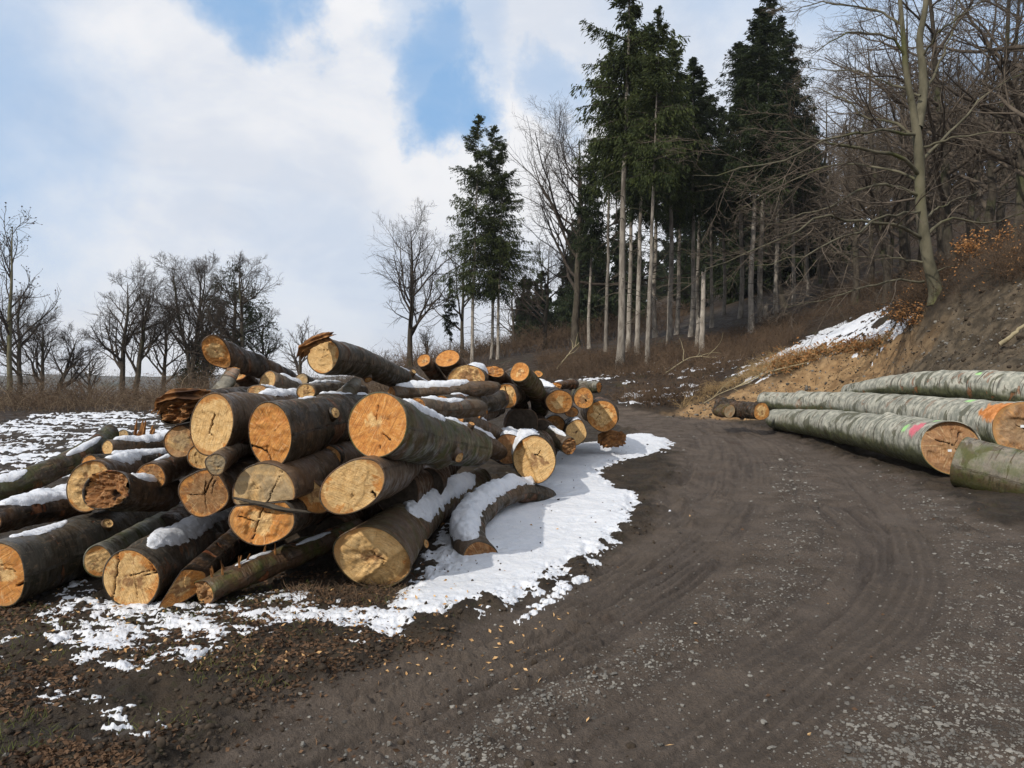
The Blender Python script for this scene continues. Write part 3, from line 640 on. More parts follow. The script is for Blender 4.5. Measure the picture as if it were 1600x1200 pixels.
# ---------------------------------------------------------------- the pile, near ends first
V = 'v'
def build_pile():
    # bottom row, left to right
    log('thick log at the bottom left corner of the pile, cut off by the picture edge', (0, 898, 5.2), (42, 53), (900, 612, 3.6, V), .9, snow=[dict(l0=.12, l1=.75, ang=95, half=26, thick=.03), dict(l0=1.5, l1=2.5, ang=85, half=40, thick=.04)],
        cuts=[(.0, .3, .5, .1, .02), (.55, -.35, 1.0, -.2, .05)], wood=dict(amber=.5), bark=dict(tone=.12, peel=.6), stubs=[(1.0, 40, .05, .04)])
    log('thin olive-barked log wedged between two thick bottom logs on the left', (153, 877, 5.42), (18, 26), (700, 606, 3.0, V), .9, rot=15, cut=(.5, .1), wood=dict(amber=.5, stain=.3), bark=dict(tone=.38, moss=.45))
    log('round log on the ground with a long vertical crack and snow along its top', (205, 905, 5.25), (44, 47), (640, 602, 3.6, V), .92, snow=[dict(l0=.16, l1=2.4, ang=74, half=40, thick=.045)],
        cuts=[(-.42, .95, -.5, .2, .04), (-.5, .2, -.66, -.95, .045), (-.1, .1, .75, .3, .025), (.1, .0, .2, -.7, .02), (.6, .55, .85, .2, .04), (.85, .2, .45, .1, .03)], wood=dict(stain=.42, amber=.45), bark=dict(tone=.10), stubs=[(1.2, 10, .05, .05)])
    L, r = log('split brown half log on the ground with streaks of snow, pale tip to the front', (282, 918, 5.3), (30, 24), (700, 590, 2.8, V), 1.0, rot=38, lobes=.16, flat=(-.5, .85, .45), cut=(1.1, .2), snow=[dict(l0=.25, l1=.75, ang=118, half=16, thick=.02), dict(l0=.5, l1=1.1, ang=84, half=20, thick=.02)],
        wood=dict(amber=.8, stain=.45, rough=.03), bark=dict(tone=.0, peel=1.0), bumps=.07)
    L, r = log('rotten mossy log lying flat at the front with splinters sticking up', (318, 925, 5.32), (32, 20), (560, 828, 6.5), .9, mid=[(400, 890, 5.65)], rot=12, lobes=.2, bumps=.12, knots=6, snow=[dict(l0=.25, l1=.6, ang=80, half=24, thick=.02), dict(l0=.75, l1=1.15, ang=50, half=14, thick=.02)],
        wood=dict(amber=.3, stain=.9, rough=.06), bark=dict(tone=.02, moss=.55, peel=.9))
    rg = np.random.default_rng(4)
    for k in range(9):
        i = rg.integers(4, 26); p = L.P[i] + L.v[i] * L.y[i].max() * .8 + L.u[i] * rg.uniform(-.08, .08)
        q = p + np.array([rg.uniform(-.05, .05), rg.uniform(-.05, .02), rg.uniform(.04, .10)])
        slab('splinter', r, [(*p, .010), (*((p + q) / 2), .008), (*q, .003)], .006, 'torn_wood', k, .004, .15)
    log('largest bottom log of the pile, pale irregular cut face beside the snowy verge', (582, 872, 5.65), (58, 42), (969, 598, 4.2, V), .80, rot=-36, lobes=.13, cut=(.25, -.25), flare=.10,
        snow=[dict(l0=.95, l1=3.7, ang=92, half=44, thick=.085)], cuts=[(-.1, .25, .35, -.1, .02), (.35, -.1, .25, -.3, .03)], wood=dict(amber=.2, stain=.25, rough=.045, bite=(.55, -.75, .35, .05)), bark=dict(tone=.08, moss=.2, peel=.25), bumps=.05, stubs=[(.9, 20, .045, .03), (2.2, 345, .05, .04)])
    log('curved bough covered in thick snow lying on the verge by the road', (752, 873, 6.6), (30, 23), (856, 779, 9.5), .85, mid=[(731, 840, 7.0), (742, 806, 7.7), (780, 778, 8.5), (815, 768, 9.0)], N=60, snow=[dict(l0=.05, l1=2.9, ang=106, half=74, thick=.10, ragged=.35)],
        wood=dict(stain=1.0, amber=.8, rough=.03), bark=dict(tone=.12), cut=(0, .6), knots=1)
    # second row
    log('log end leaning on the pile\'s left edge, weathered face half hidden by a broken stump', (139, 760, 6.1), (32, 42), (520, 640, 3.2, V), .9, wood=dict(amber=.4, stain=.45, rough=.03), snow=[dict(l0=.3, l1=1.9, ang=88, half=44, thick=.05)], bark=dict(tone=.05), rot=-10)
    log('broken hollow stump with a dark rotten hole in its orange end', (166, 765, 5.6), (36, 32), (262, 772, 6.35), .85, mid=[(215, 772, 5.95)], rot=-35, lobes=.12, cut=(.2, .2), snow=[dict(l0=.15, l1=.65, ang=98, half=36, thick=.04)],
        cuts=[(.25, -.1, .5, -.35, .28)], wood=dict(amber=.8, stain=.9, rough=.06, jag=.05, bulge=-.03), bark=dict(tone=.03, peel=.9), bumps=.07)
    log('round log with dark reddish heart and star-shaped cracks', (318, 771, 5.5), (39, 37), (760, 605, 3.8, V), .9, cuts=[(.0, -.05, .45, .85, .045), (0, -.05, -.6, -.05, .025), (0, -.05, .15, -.75, .022), (.5, .55, .3, .0, .03), (0, -.05, .1, .5, .03)], wood=dict(stain=.78, amber=.35), bark=dict(tone=.05))
    log('small grey-ended log resting in the gap between three big cut faces', (337, 725, 5.2), (16, 18), (620, 612, 1.6, V), .95, wood=dict(grey=1.0, stain=.45, amber=.2), bark=dict(tone=.14))
    log('upper half of a split log, half-moon cut face with a slanting crack', (412, 770, 5.34), (53, 47), (820, 600, 3.8, V), .92, lobes=.03, rot=0, flat=(.12, -1, .32), cuts=[(.62, .75, .05, -.35, .03), (.05, .2, -.3, .1, .012)], wood=dict(amber=.2, stain=.15, grey=.75, rough=.02), bark=dict(tone=.05))  # grey tint paints in the shadow cast by the log above
    L, r = log('lower half of a split log, its bowl-shaped face crossed by a slanting crack', (409, 812, 5.30), (53, 40), (820, 606, 3.8, V), .92, lobes=.05, flat=(-.12, 1, .62), cuts=[(.08, .6, -.42, -.85, .04), (-.8, .1, -.3, -.05, .03), (.05, .25, .35, .2, .02)], wood=dict(amber=.45, stain=.22, rough=.035), bark=dict(tone=.05))
    y0 = 5.28
    slab('bark_slab', r, [(*at(366, 778, y0 + .04), .006), (*at(405, 787, y0 - .01), .020), (*at(445, 796, y0), .022), (*at(482, 800, y0 + .05), .004)], .018, 'dark_bark', 5, .012, .3)
    log('narrow split log with amber wood squeezed behind the tilted oval log', (492, 770, 5.62), (26, 36), (720, 585, 3.0, V), .9, rot=25, lobes=.15, flat=(.9, .3, .4), cut=(.7, .0), wood=dict(amber=.75, stain=.3), bark=dict(tone=.02, peel=.8))
    log('tilted oval log with bright yellow face and amber rim, above the largest bottom log', (551, 760, 5.3), (55, 38), (815, 640, 2.3, V), .96, rot=32, lobes=.05, cut=(.15, 0), cuts=[(-.05, -.3, .05, -.3, .015), (0, -.4, 0, -.2, .015), (.6, -.2, .75, -.35, .07)], wood=dict(amber=.42, stain=.06), bark=dict(tone=.10, peel=.2), knots=4, bumps=.06)
    log('brown bark log filling the dark gap below the green-sided log', (505, 722, 6.2), (30, 26), (760, 610, 2.8, V), .9, rot=30, wood=dict(stain=.8), bark=dict(tone=.0, peel=.7), lobes=.1)
    # filler logs added to darken the gaps, shade put into their end colour
    for px, py, D, r, lb in ((622, 772, 6.9, 34, 'added filler log, end coloured dark as shade, in the gap right of the tilted oval log'), (520, 838, 6.6, 30, 'added filler log, end coloured dark as shade, in the hollow left of the largest bottom log'), (470, 835, 7.0, 30, 'added filler log, end coloured dark as shade, in the hollow right of the split log'), (668, 758, 7.7, 26, 'added filler log, end coloured dark as shade, under the green-sided log, snow-free'),
                             (470, 745, 6.8, 28, 'added filler log, end coloured dark as shade, between the split log and the tilted oval log, deep inside'), (255, 830, 6.6, 24, 'added filler log, end coloured dark as shade, behind the broken hollow stump, low in the pile'), (380, 735, 6.6, 30, 'added filler log, end coloured dark as shade, deep behind the small grey-ended log'), (560, 745, 7.2, 34, 'added filler log, end coloured dark as shade, deep behind the tilted oval log')):
        log(lb, (px, py, D), (r, r), (820, 606, 2.8, V), .9, wood=dict(mat='clod_gap_shade'), bark=dict(tone=.0, peel=.1))
    # upper row
    log('dim brownish log end low behind the palest big face', (281, 690, 5.85), (24, 27), (690, 604, 3.2, V), .9, wood=dict(grey=.6, amber=.5, stain=.3), bark=dict(tone=.05))
    log('log end peeping out under the palest big face', (313, 714, 5.72), (20, 20), (680, 604, 3.0, V), .9, wood=dict(amber=.4), bark=dict(tone=.05))
    log('big log with the palest face, a dark cleft running down from its centre', (331, 663, 5.5), (38, 51), (860, 596, 3.2, V), .92, rot=-12, lobes=.05, cut=(-.2, 0), cuts=[(.1, .35, -.05, -.05, .05), (-.05, -.05, -.12, -.3, .03), (-.12, -.3, .06, -.42, .025)], wood=dict(amber=.0, stain=.12), bark=dict(tone=.10),
        snow=[dict(l0=.9, l1=2.5, ang=96, half=34, thick=.045)])
    L, r = log('torn reddish brown log end with a jagged overhang at the pile\'s left shoulder', (278, 640, 5.8), (32, 22), (720, 600, 3.0, V), .9, rot=30, lobes=.14, wood=dict(stain=1.0, amber=.9, jag=.09, rough=.05), bark=dict(tone=.03, peel=.4))
    slab('torn_overhang', r, [(*at(246, 640, 5.62), .03), (*at(262, 622, 5.6), .085), (*at(290, 618, 5.68), .10), (*at(318, 616, 5.9), .05)], .055, 'torn_wood', 3, .035, .35)
    log('tall oval log with bright orange face and a wedge split off at its lower left', (422, 679, 5.4), (38, 53), (930, 592, 3.1, V), .92, rot=4, lobes=.05, cut=(-.1, 0), cuts=[(-1.0, -.3, -.15, -.58, .05), (-.15, -.58, .0, -.95, .05), (-.15, -.58, -.12, -.35, .025), (.1, .1, .25, .2, .012)], wood=dict(amber=.95, stain=.0, rough=.02), bark=dict(tone=.07, peel=.35), bumps=.07, knots=6, stubs=[(.8, 20, .055, .05)],
        snow=[dict(l0=.5, l1=.85, ang=84, half=14, thick=.015), dict(l0=1.1, l1=2.4, ang=100, half=30, thick=.03)])
    log('big round orange-rimmed log with green algae on the left of its bark', (590, 664, 5.7), (52, 52), (742, 700, 8.4), .82, mid=[(668, 686, 6.9)], lobes=.035, cut=(-.12, 0), cuts=[(-.2, .25, .1, .25, .015), (-.08, .1, -.05, .6, .015), (.15, -.25, .45, -.45, .03), (.1, -.62, .12, -.7, .05)], wood=dict(amber=.95, stain=.2), bark=dict(tone=.2, moss=.4, peel=.2),
        snow=[dict(l0=.35, l1=1.4, ang=66, half=26, thick=.05), dict(l0=1.7, l1=2.5, ang=92, half=36, thick=.05)], knots=6, bumps=.07, stubs=[(1.5, 330, .06, .05), (2.2, 60, .04, .06)])
    # on top, left
    log('bowed log pointing up to the left on top of the pile, slanted orange end', (338, 550, 7.4), (18, 25), (478, 612, 9.6), .75, mid=[(380, 566, 8.1), (430, 584, 8.9)], rot=18, cut=(.55, -.45), wood=dict(amber=.75, stain=.15, rough=.03), bark=dict(tone=.02), snow=[dict(l0=.5, l1=2.4, ang=78, half=22, thick=.02)], lobes=.1)
    log('short grey log propped upright under the raised left log', (365, 578, 7.4), (13, 8), (335, 622, 7.2), 1.25, cut=(0, .2), wood=dict(amber=.6, jag=.04), bark=dict(tone=.55), group='logs in the big pile')
    log('dark log lying behind the propped grey log', (372, 583, 8.6), (14, 13), (470, 640, 10), .9, wood=dict(stain=.4), bark=dict(tone=.06), snow=[dict(l0=.2, l1=1.2, ang=85, half=28, thick=.02)])
    log('short pale-faced log with a snow-capped back below the raised left log', (418, 596, 7.8), (19, 18), (560, 650, 9.0), .9, wood=dict(amber=.25, stain=.15, grey=.3), bark=dict(tone=.18), snow=[dict(l0=.1, l1=.9, ang=72, half=38, thick=.035)], cuts=[(0, .1, .1, .5, .02)])
    log('small log with a dull greenish end right of the snow-capped short log', (471, 594, 8.1), (11, 11.5), (540, 632, 9.6), .95, wood=dict(grey=.9, amber=.3), bark=dict(tone=.1))
    log('low dark log lying level behind the tall oval face', (478, 612, 6.9), (16, 13), (565, 612, 8.3), .9, wood=dict(stain=.4), bark=dict(tone=.22), snow=[dict(l0=.1, l1=.9, ang=95, half=30, thick=.025)])
    log('pale stub pointing up with a broken orange top beside the big round face', (556, 598, 7.4), (9, 9), (530, 628, 7.0), 1.7, wood=dict(amber=.9, jag=.05), bark=dict(tone=.42), knots=1)
    log('log end buried in snow low behind the pile\'s left shoulder', (402, 612, 6.9), (15, 12), (500, 640, 8.6), .9, wood=dict(grey=.4), bark=dict(tone=.2), snow=[dict(l0=.1, l1=1.5, ang=90, half=44, thick=.05)])
    L, r = log('longest top log jutting up against the sky with a torn slab on its end', (505, 556, 6.6), (27, 29), (668, 612, 10.2), .78, mid=[(575, 570, 8.0)], rot=-10, cut=(-.15, .1), cuts=[(-.3, .3, .3, .35, .015), (-.1, -.1, .3, .1, .012)], wood=dict(amber=.12, stain=.10), bark=dict(tone=.15, peel=.4), knots=5, bumps=.05, stubs=[(1.3, 300, .05, .04), (2.6, 40, .04, .05)],
        snow=[dict(l0=2.4, l1=4.0, ang=88, half=24, thick=.02)])
    slab('torn_slab', r, [(*at(472, 552, 6.3), .045), (*at(480, 540, 6.3), .07), (*at(496, 530, 6.38), .08), (*at(511, 526, 6.55), .05)], .045, 'torn_wood', 8, .03, .3)
    # left flank, lying across
    log('long dark crooked log lying across the left flank with a raised greenish tip', (-30, 778, 6.6), (20, 20), (172, 676, 7.9), .85, mid=[(40, 752, 6.9), (100, 726, 7.2), (148, 698, 7.6)], N=60, bark=dict(tone=.05, moss=.35), snow=[dict(l0=.1, l1=.42, ang=70, half=38, thick=.04), dict(l0=.75, l1=1.25, ang=60, half=26, thick=.03)], bumps=.06)
    log('snow-topped log lying level behind the crooked left log', (168, 700, 7.3), (14, 13), (300, 688, 8.2), 1.0, bark=dict(tone=.05), snow=[dict(l0=.05, l1=1.2, ang=90, half=56, thick=.05)])
    log('dark log with a ragged stripe of snow below the snow-topped left log', (140, 728, 6.6), (18, 18), (330, 712, 8.0), 1.0, bark=dict(tone=.04), snow=[dict(l0=.2, l1=1.3, ang=76, half=34, thick=.04)])
    log('dark log dusted with snow running under the dim brownish log ends', (236, 745, 6.0), (24, 22), (420, 690, 8.6), .9, bark=dict(tone=.03), snow=[dict(l0=.1, l1=.4, ang=96, half=30, thick=.025)], wood=dict(stain=.7))
    log('small grey stub behind the left flank beside orange splinters', (192, 680, 8.6), (9, 9), (225, 690, 9.2), .95, bark=dict(tone=.3), wood=dict(grey=.8))
    r = empty('splintered_wood', tuple(gp(222, 690)) + (.05,), 'orange splintered butt poking out of the snow behind the left flank', 'broken wood', 'logs in the big pile')
    b = at(225, 684, 8.7)
    for k in range(6):
        q = b + np.array([(k - 2.5) * .045, rng.uniform(-.05, .05), -.02]); slab('splinter', r, [(*(q - [0, 0, .1]), .03), (*(q + [0, 0, .05]), .028), (*(q + [.02, 0, rng.uniform(.08, .24)]), .006)], .02, 'torn_wood', 20 + k, .01)
    log('dark rough log half sunk in snow at the far left of the pile', (-20, 815, 5.9), (26, 22), (130, 790, 6.8), 1.0, lobes=.15, bumps=.12, bark=dict(tone=.0, peel=.6), wood=dict(stain=1), snow=[dict(l0=.1, l1=.9, ang=84, half=52, thick=.05, ragged=.4)])
    log('log under heavy snow between the crooked log and the thick corner log', (20, 800, 6.3), (25, 22), (175, 770, 7.4), 1.0, bark=dict(tone=.02), snow=[dict(l0=.1, l1=1.2, ang=92, half=60, thick=.05, ragged=.35)])
    # middle of the pile
    log('short log lying crosswise with its dark butt beside the big round face', (651, 637, 7.5), (15, 17), (738, 637, 8.1), 1.0, cut1=(1.2, -.4), cut=(.3, 0), bark=dict(tone=.12), wood=dict(stain=.7, amber=.5), snow=[dict(l0=.04, l1=.68, ang=88, half=40, thick=.035, ragged=.3)])
    log('snow-laden log with a bare orange tip pointing right', (612, 618, 8.6), (19, 15), (757, 606, 9.2), .7, cut1=(2.0, 0), bark=dict(tone=.1), wood=dict(amber=.8), snow=[dict(l0=.05, l1=1.02, ang=94, half=58, thick=.06, ragged=.25)])
    log('dark log between the crosswise log and the cracked pale face, snow on top', (690, 634, 8.6), (18, 17), (782, 624, 9.8), 1.0, bark=dict(tone=.07), snow=[dict(l0=.2, l1=1.1, ang=92, half=36, thick=.04)])
    log('cracked pale log end right of the snowy crosswise logs', (790, 619, 9.8), (18, 20), (905, 610, 3.2, V), .92, rot=20, cuts=[(-.05, .8, .1, .2, .06), (.1, .2, -.05, -.4, .035)], wood=dict(amber=.3, stain=.3, rough=.03), bark=dict(tone=.05))
    log('small end showing under the crosswise log', (742, 648, 8.8), (10, 11), (900, 630, 2.0, V), .9, wood=dict(amber=.5), bark=dict(tone=.05))
    log('small amber end tucked under the cracked pale log', (754, 644, 9.3), (9, 8), (920, 630, 2.0, V), .9, wood=dict(amber=.7), bark=dict(tone=.05))
    log('dark diagonal log in the shade below the crosswise log', (712, 652, 8.4), (15, 15), (812, 700, 10.2), .95, bark=dict(tone=.12), wood=dict(stain=.5), snow=[dict(l0=.2, l1=.8, ang=60, half=24, thick=.03)])
    log('snowy log sloping down behind the green-sided log', (698, 676, 8.0), (20, 18), (790, 712, 9.6), .9, bark=dict(tone=.08), snow=[dict(l0=.1, l1=1.3, ang=80, half=40, thick=.05)])
    log('log by the verge with snow slumped over its left side and half-torn face', (835, 718, 9.1), (34, 37), (880, 640, 3.0, V), .95, rot=15, lobes=.06, cuts=[(.0, .25, .35, .1, .02), (.1, .2, .3, .4, .02)], wood=dict(amber=.16, stain=.34, bite=(-.9, -.35, .22, .10)), bark=dict(tone=.0, moss=.15),
        snow=[dict(l0=.0, l1=2.0, ang=118, half=58, thick=.10, ragged=.25)])
    log('snow-buried log end left of the half-torn face', (795, 702, 9.3), (24, 24), (850, 640, 2.6, V), .95, wood=dict(stain=1), bark=dict(tone=.0), snow=[dict(l0=.0, l1=2.0, ang=84, half=72, thick=.10, ragged=.2)])
    # far part, upper
    log('slim log tipped up with an amber ring end, leftmost of the far part', (662, 563, 10.6), (11, 12.5), (720, 640, 12.8), .95, wood=dict(amber=.85, stain=.35, bulge=-.02), bark=dict(tone=.05), cut=(0, .3))
    log('tipped-up round log with a dark-rimmed hollow-looking orange end', (699, 560, 10.8), (20, 17.5), (770, 640, 13.0), .95, wood=dict(amber=.7, stain=.3, bulge=-.035), bark=dict(tone=.04), cut=(0, .35), knots=5)
    log('wide log with brown-blotched face under a cap of snow', (729, 592, 10.4), (30, 22), (860, 600, 2.6, V), .9, wood=dict(amber=.5, stain=.62, rough=.03), bark=dict(tone=.1), snow=[dict(l0=.02, l1=1.2, ang=62, half=44, thick=.045)])
    log('tilted log with a slanted orange cut right of the snow-capped wide log', (771, 580, 11), (18, 11), (815, 640, 13), 1.0, rot=-15, cut=(.3, .7), wood=dict(amber=.9, stain=.5, jag=.04), bark=dict(tone=.03))
    log('round log with an amber hollow-looking face in the middle of the far part', (812, 581, 11), (16, 16.5), (845, 640, 13.2), .95, wood=dict(amber=.7, stain=.3, bulge=-.03), bark=dict(tone=.08, moss=.4), cut=(0, .2))
    log('little branch end with an orange ring, right of the amber hollow-looking face', (841, 584, 12), (7.5, 6.5), (822, 612, 13), 1.0, wood=dict(amber=.9, stain=.4), bark=dict(tone=.1, moss=.7), cut=(0, .4), knots=0)
    log('tiniest branch end beside the little orange ring', (831, 583, 12.2), (4.5, 5.5), (820, 612, 13), 1.0, wood=dict(amber=.9), bark=dict(tone=.1), cut=(0, .4), knots=0)
    log('log with peeled orange flank and snow across its upper left', (874, 628, 12.2), (23, 19), (800, 592, 14.2), .95, rot=-10, wood=dict(amber=.35, stain=.15), bark=dict(tone=.02, peel=.8), snow=[dict(l0=.2, l1=1.6, ang=108, half=34, thick=.04)])
    log('thin brown wedge of wood under the peeled log', (893, 644, 12.6), (12, 8), (860, 625, 14), .9, wood=dict(amber=.8, stain=.6), bark=dict(tone=.02))
    log('round log with a dark knot low in its orange face, beside the peeled log', (912, 622, 13), (15.5, 17), (880, 602, 3.0, V), .95, wood=dict(amber=.6, stain=.5), bark=dict(tone=.12, moss=.5), cuts=[(.15, -.2, .25, -.3, .14)])
    log('biggest round log at the right end of the pile', (941, 650, 13.6), (24, 25), (860, 615, 3.2, V), .95, wood=dict(amber=.5, stain=.12, rough=.03), bark=dict(tone=.08), cuts=[(-.4, -.2, -.1, .2, .015)])
    log('small log pointing right on top of the right end', (936, 605, 14), (10, 9), (890, 600, 14.8), .95, wood=dict(amber=.9, stain=.2, jag=.04), bark=dict(tone=.5), cut=(.4, 0))
    log('flat broken piece with orange top and a little snow near the right end', (868, 603, 13), (12, 6), (898, 600, 13.6), .9, lobes=.2, wood=dict(amber=.9, jag=.04), bark=dict(tone=.0, peel=1.0), snow=[dict(l0=.02, l1=.3, ang=100, half=34, thick=.03)])
    log('round log with a small dark heart near the snow at the right end', (900, 676, 12.3), (17, 20), (880, 620, 3.0, V), .95, wood=dict(amber=.2, stain=.22), bark=dict(tone=.08), cuts=[(0, 0, .1, .1, .07)], snow=[dict(l0=.01, l1=.8, ang=88, half=36, thick=.04)])
    log('amber log end peeping out above the snow-striped log', (866, 664, 12.8), (17, 15), (850, 625, 2.6, V), .95, wood=dict(amber=.7, stain=.5), bark=dict(tone=.05))
    log('sloping log with a stripe of snow and a torn brown butt near the verge', (889, 697, 11.2), (12, 15), (818, 664, 12.6), .95, wood=dict(amber=.6, stain=.9, jag=.05), bark=dict(tone=.14, moss=.2), snow=[dict(l0=.1, l1=1.3, ang=100, half=32, thick=.035)])
    log('log with its end coloured dark as shade behind the half-torn face', (850, 676, 11.8), (20, 20), (830, 630, 3.2, V), .95, wood=dict(mat='clod_gap_shade'), bark=dict(tone=.0))  # cut end coloured soil-dark to paint the shade of the gap
    log('log with its end coloured dark as deep shade below the cracked pale log', (815, 662, 11.4), (26, 24), (830, 620, 3.4, V), .95, wood=dict(mat='clod_gap_shade'), bark=dict(tone=.0))  # shade of the gap painted into the end colour here too
    p = at(957, 684, 14.0); r = empty('wood_chunk', (p[0], p[1], p[2] - .2), 'loose orange block of wood lying at the pile\'s right end on the snow', 'wood chunk', 'logs in the big pile')
    slab('split_wood', r, [(p[0] - .20, p[1], p[2] - .14, .08), (p[0] - .06, p[1] + .02, p[2] - .02, .20), (p[0] + .10, p[1] + .1, p[2] - .03, .18), (p[0] + .20, p[1] + .2, p[2] - .10, .08)], .17, 'torn_wood', 33, .03, .2)

def build_beech_logs():
    G = 'pale beech logs along the right side of the road'
    D = dict(name='beech_log', group=G, cat='log')
    L, r = log('long grey-green beech log nearest the road, pink paint by its brown cut end', (1487, 700, 11.3), (39, 41), (1212, 655, 20.5), .72, mid=[(1400, 682, 13.2), (1290, 663, 16.8)], N=140, A=60, lobes=.06, bumps=.035, knots=7, cut=(-.35, .15), cuts=[(-.5, .3, .1, .1, .03), (.1, .1, .4, .6, .02), (.1, .1, .3, -.6, .02)],
        wood=dict(amber=.9, stain=1.0, grey=.25, rough=.06, bite=(.2, .8, .35, .06)), bark=dict(tone=1.0, moss=.1, peel=.12, pink=[(.42, 2.45, .16, .38)], lime=[(.78, 2.5, .07, .22), (.30, 1.7, .05, .12)]), flare=.03, **D)
    p = at(1484, 704, 11.0); o = box('number_tag', p, (.05, .012, .035), 'tag_plastic', r)
    L, r = log('middle beech log with an orange saw scar on its end, lying against the bank', (1606, 674, 11.5), (46, 44), (1195, 626, 21.5), .58, mid=[(1480, 655, 13.6), (1330, 634, 17.6), (1250, 630, 19.8)], N=140, A=60, lobes=.06, bumps=.04, knots=8, cut=(-.25, .1), cuts=[(-.3, .2, .3, -.1, .03)],
        wood=dict(amber=.7, stain=.8, grey=.5, rough=.06), bark=dict(tone=1.0, peel=.35, lime=[(1.15, 1.9, .10, .16)], scar=[(.05, 2.4, .45, .45)]), flare=.06, **D)
    o = box('number_tag', at(1598, 666, 11.2), (.06, .012, .04), 'tag_plastic', r)
    L, r = log('upper beech log with reddish scars, highest on the bank', (1640, 618, 12.8), (33, 31), (1325, 612, 19.0), .55, mid=[(1545, 605, 13.9), (1420, 602, 16.2)], N=130, A=56, lobes=.05, bumps=.045, knots=8, wood=dict(amber=.7), bark=dict(tone=1.0, peel=.6, lime=[(1.2, 2.2, .06, .14)]), **D)
    L, r = log('dark mossy beech log in the right foreground, butt turned to the road', (1503, 722, 10.6), (40, 41), (1720, 790, 9.4), .95, mid=[(1600, 748, 10.0)], N=90, A=56, lobes=.05, bumps=.03, wood=dict(stain=1, grey=1, amber=.2), bark=dict(tone=.42, moss=.5, peel=.0), **D)
    log('short dark log with a pale end at the far tip of the beech logs', (1190, 643, 19.2), (17, 14), (1120, 634, 20.3), .85, mid=[(1155, 640, 19.9)], lobes=.1, bumps=.1, wood=dict(amber=.3, stain=.3), bark=dict(tone=.0, peel=.3), name='log', group='short dark logs by the far road edge', cat='log')
    log('gnarled short dark log lying left of the pale-ended one', (1140, 643, 19.6), (9, 11), (1122, 640, 20.4), 1.0, lobes=.2, bumps=.15, wood=dict(stain=1, grey=1), bark=dict(tone=.0, moss=.3), name='log', group='short dark logs by the far road edge', cat='log')
def box(name, c, s, mat, parent):
    v = np.array([(x, y, z) for x in (-1, 1) for y in (-1, 1) for z in (-1, 1)], float) * np.array(s) / 2 + np.array(c)
    f = np.array([(0, 1, 3, 2), (4, 6, 7, 5), (0, 4, 5, 1), (2, 3, 7, 6), (0, 2, 6, 4), (1, 5, 7, 3)]); return mk(name, v, [f], M[mat], parent, smooth=False)
# ---------------------------------------------------------------- trees
def nrm(a): return a / np.maximum(np.linalg.norm(a, axis=-1, keepdims=True), 1e-9)
def tubes(sets):
    """sets: list of (P (n,k,3), R (n,k), sides) -> verts, quads"""
    VV, FF, o = [], [], 0
    for P, Rr, sd in sets:
        n, k, _ = P.shape
        if n == 0: continue
        T = nrm(np.gradient(P, axis=1)); ref = np.where(np.abs(T[:, :1, 2:3]) > .8, np.array([1.0, 0, 0]), np.array([0, 0, 1.0])) + 0 * T
        u = nrm(np.cross(T, ref)); v = np.cross(u, T); th = np.linspace(0, 2 * np.pi, sd, endpoint=False)
        V = P[:, :, None] + Rr[:, :, None, None] * (u[:, :, None] * np.cos(th)[:, None] + v[:, :, None] * np.sin(th)[:, None])
        f = grid_faces(k, sd, True)[:, ::-1]
        F = (f[None] + (np.arange(n) * k * sd)[:, None, None]).reshape(-1, 4) + o
        VV.append(V.reshape(-1, 3)); FF.append(F); o += n * k * sd
    return np.concatenate(VV), np.concatenate(FF)
def sprout(rg, P, Rr, n, t0, t1, ang, angsd, lrel, lvar, k, up, wob, rrel, rmin, shrink=.6, lmin=.15, tip=.25, flat=0.0, even=False):
    """n children on every branch of (P, R)"""
    m, K, _ = P.shape
    Lp = np.linalg.norm(np.diff(P, axis=1), axis=2).sum(1)
    t = (np.tile((np.arange(n) + rg.uniform(.1, .9, (m, n))) / n, 1)) * (t1 - t0) + t0
    q = t * (K - 1); i = np.clip(q.astype(int), 0, K - 2); f = (q - i)[..., None]; r_ = np.arange(m)[:, None]
    S = P[r_, i] * (1 - f) + P[r_, i + 1] * f; T = nrm(P[r_, i + 1] - P[r_, i]); Rb = Rr[r_, i] * (1 - f[..., 0]) + Rr[r_, i + 1] * f[..., 0]
    a = np.radians(rg.normal(ang, angsd, (m, n)))
    rd = rg.normal(size=(m, n, 3)); rd[..., 2] *= (1 - flat); side = nrm(np.cross(T, rd)); 
    d = T * np.cos(a)[..., None] + side * np.sin(a)[..., None]
    if flat: d[..., 2] *= (1 - flat * .5); d = nrm(d)
    L = np.maximum(Lp[:, None] * lrel * (1 - shrink * (t - t0) / max(1e-6, t1 - t0)) * rg.uniform(1 - lvar, 1 + lvar, (m, n)), lmin)
    S, d, L, Rb = S.reshape(-1, 3), d.reshape(-1, 3), L.ravel(), Rb.ravel(); N = len(L)
    out = np.empty((N, k, 3)); out[:, 0] = S; cur = d
    for j in range(1, k):
        cur = nrm(cur + rg.normal(0, wob, (N, 3)) + np.array([0, 0, up]) * (1.0))
        out[:, j] = out[:, j - 1] + cur * (L / (k - 1))[:, None]
    r0 = np.maximum(np.minimum(Rb * rrel, L * .03 + rmin), rmin); R2 = r0[:, None] * np.linspace(1, tip, k)[None]
    return out, np.maximum(R2, rmin * .55)
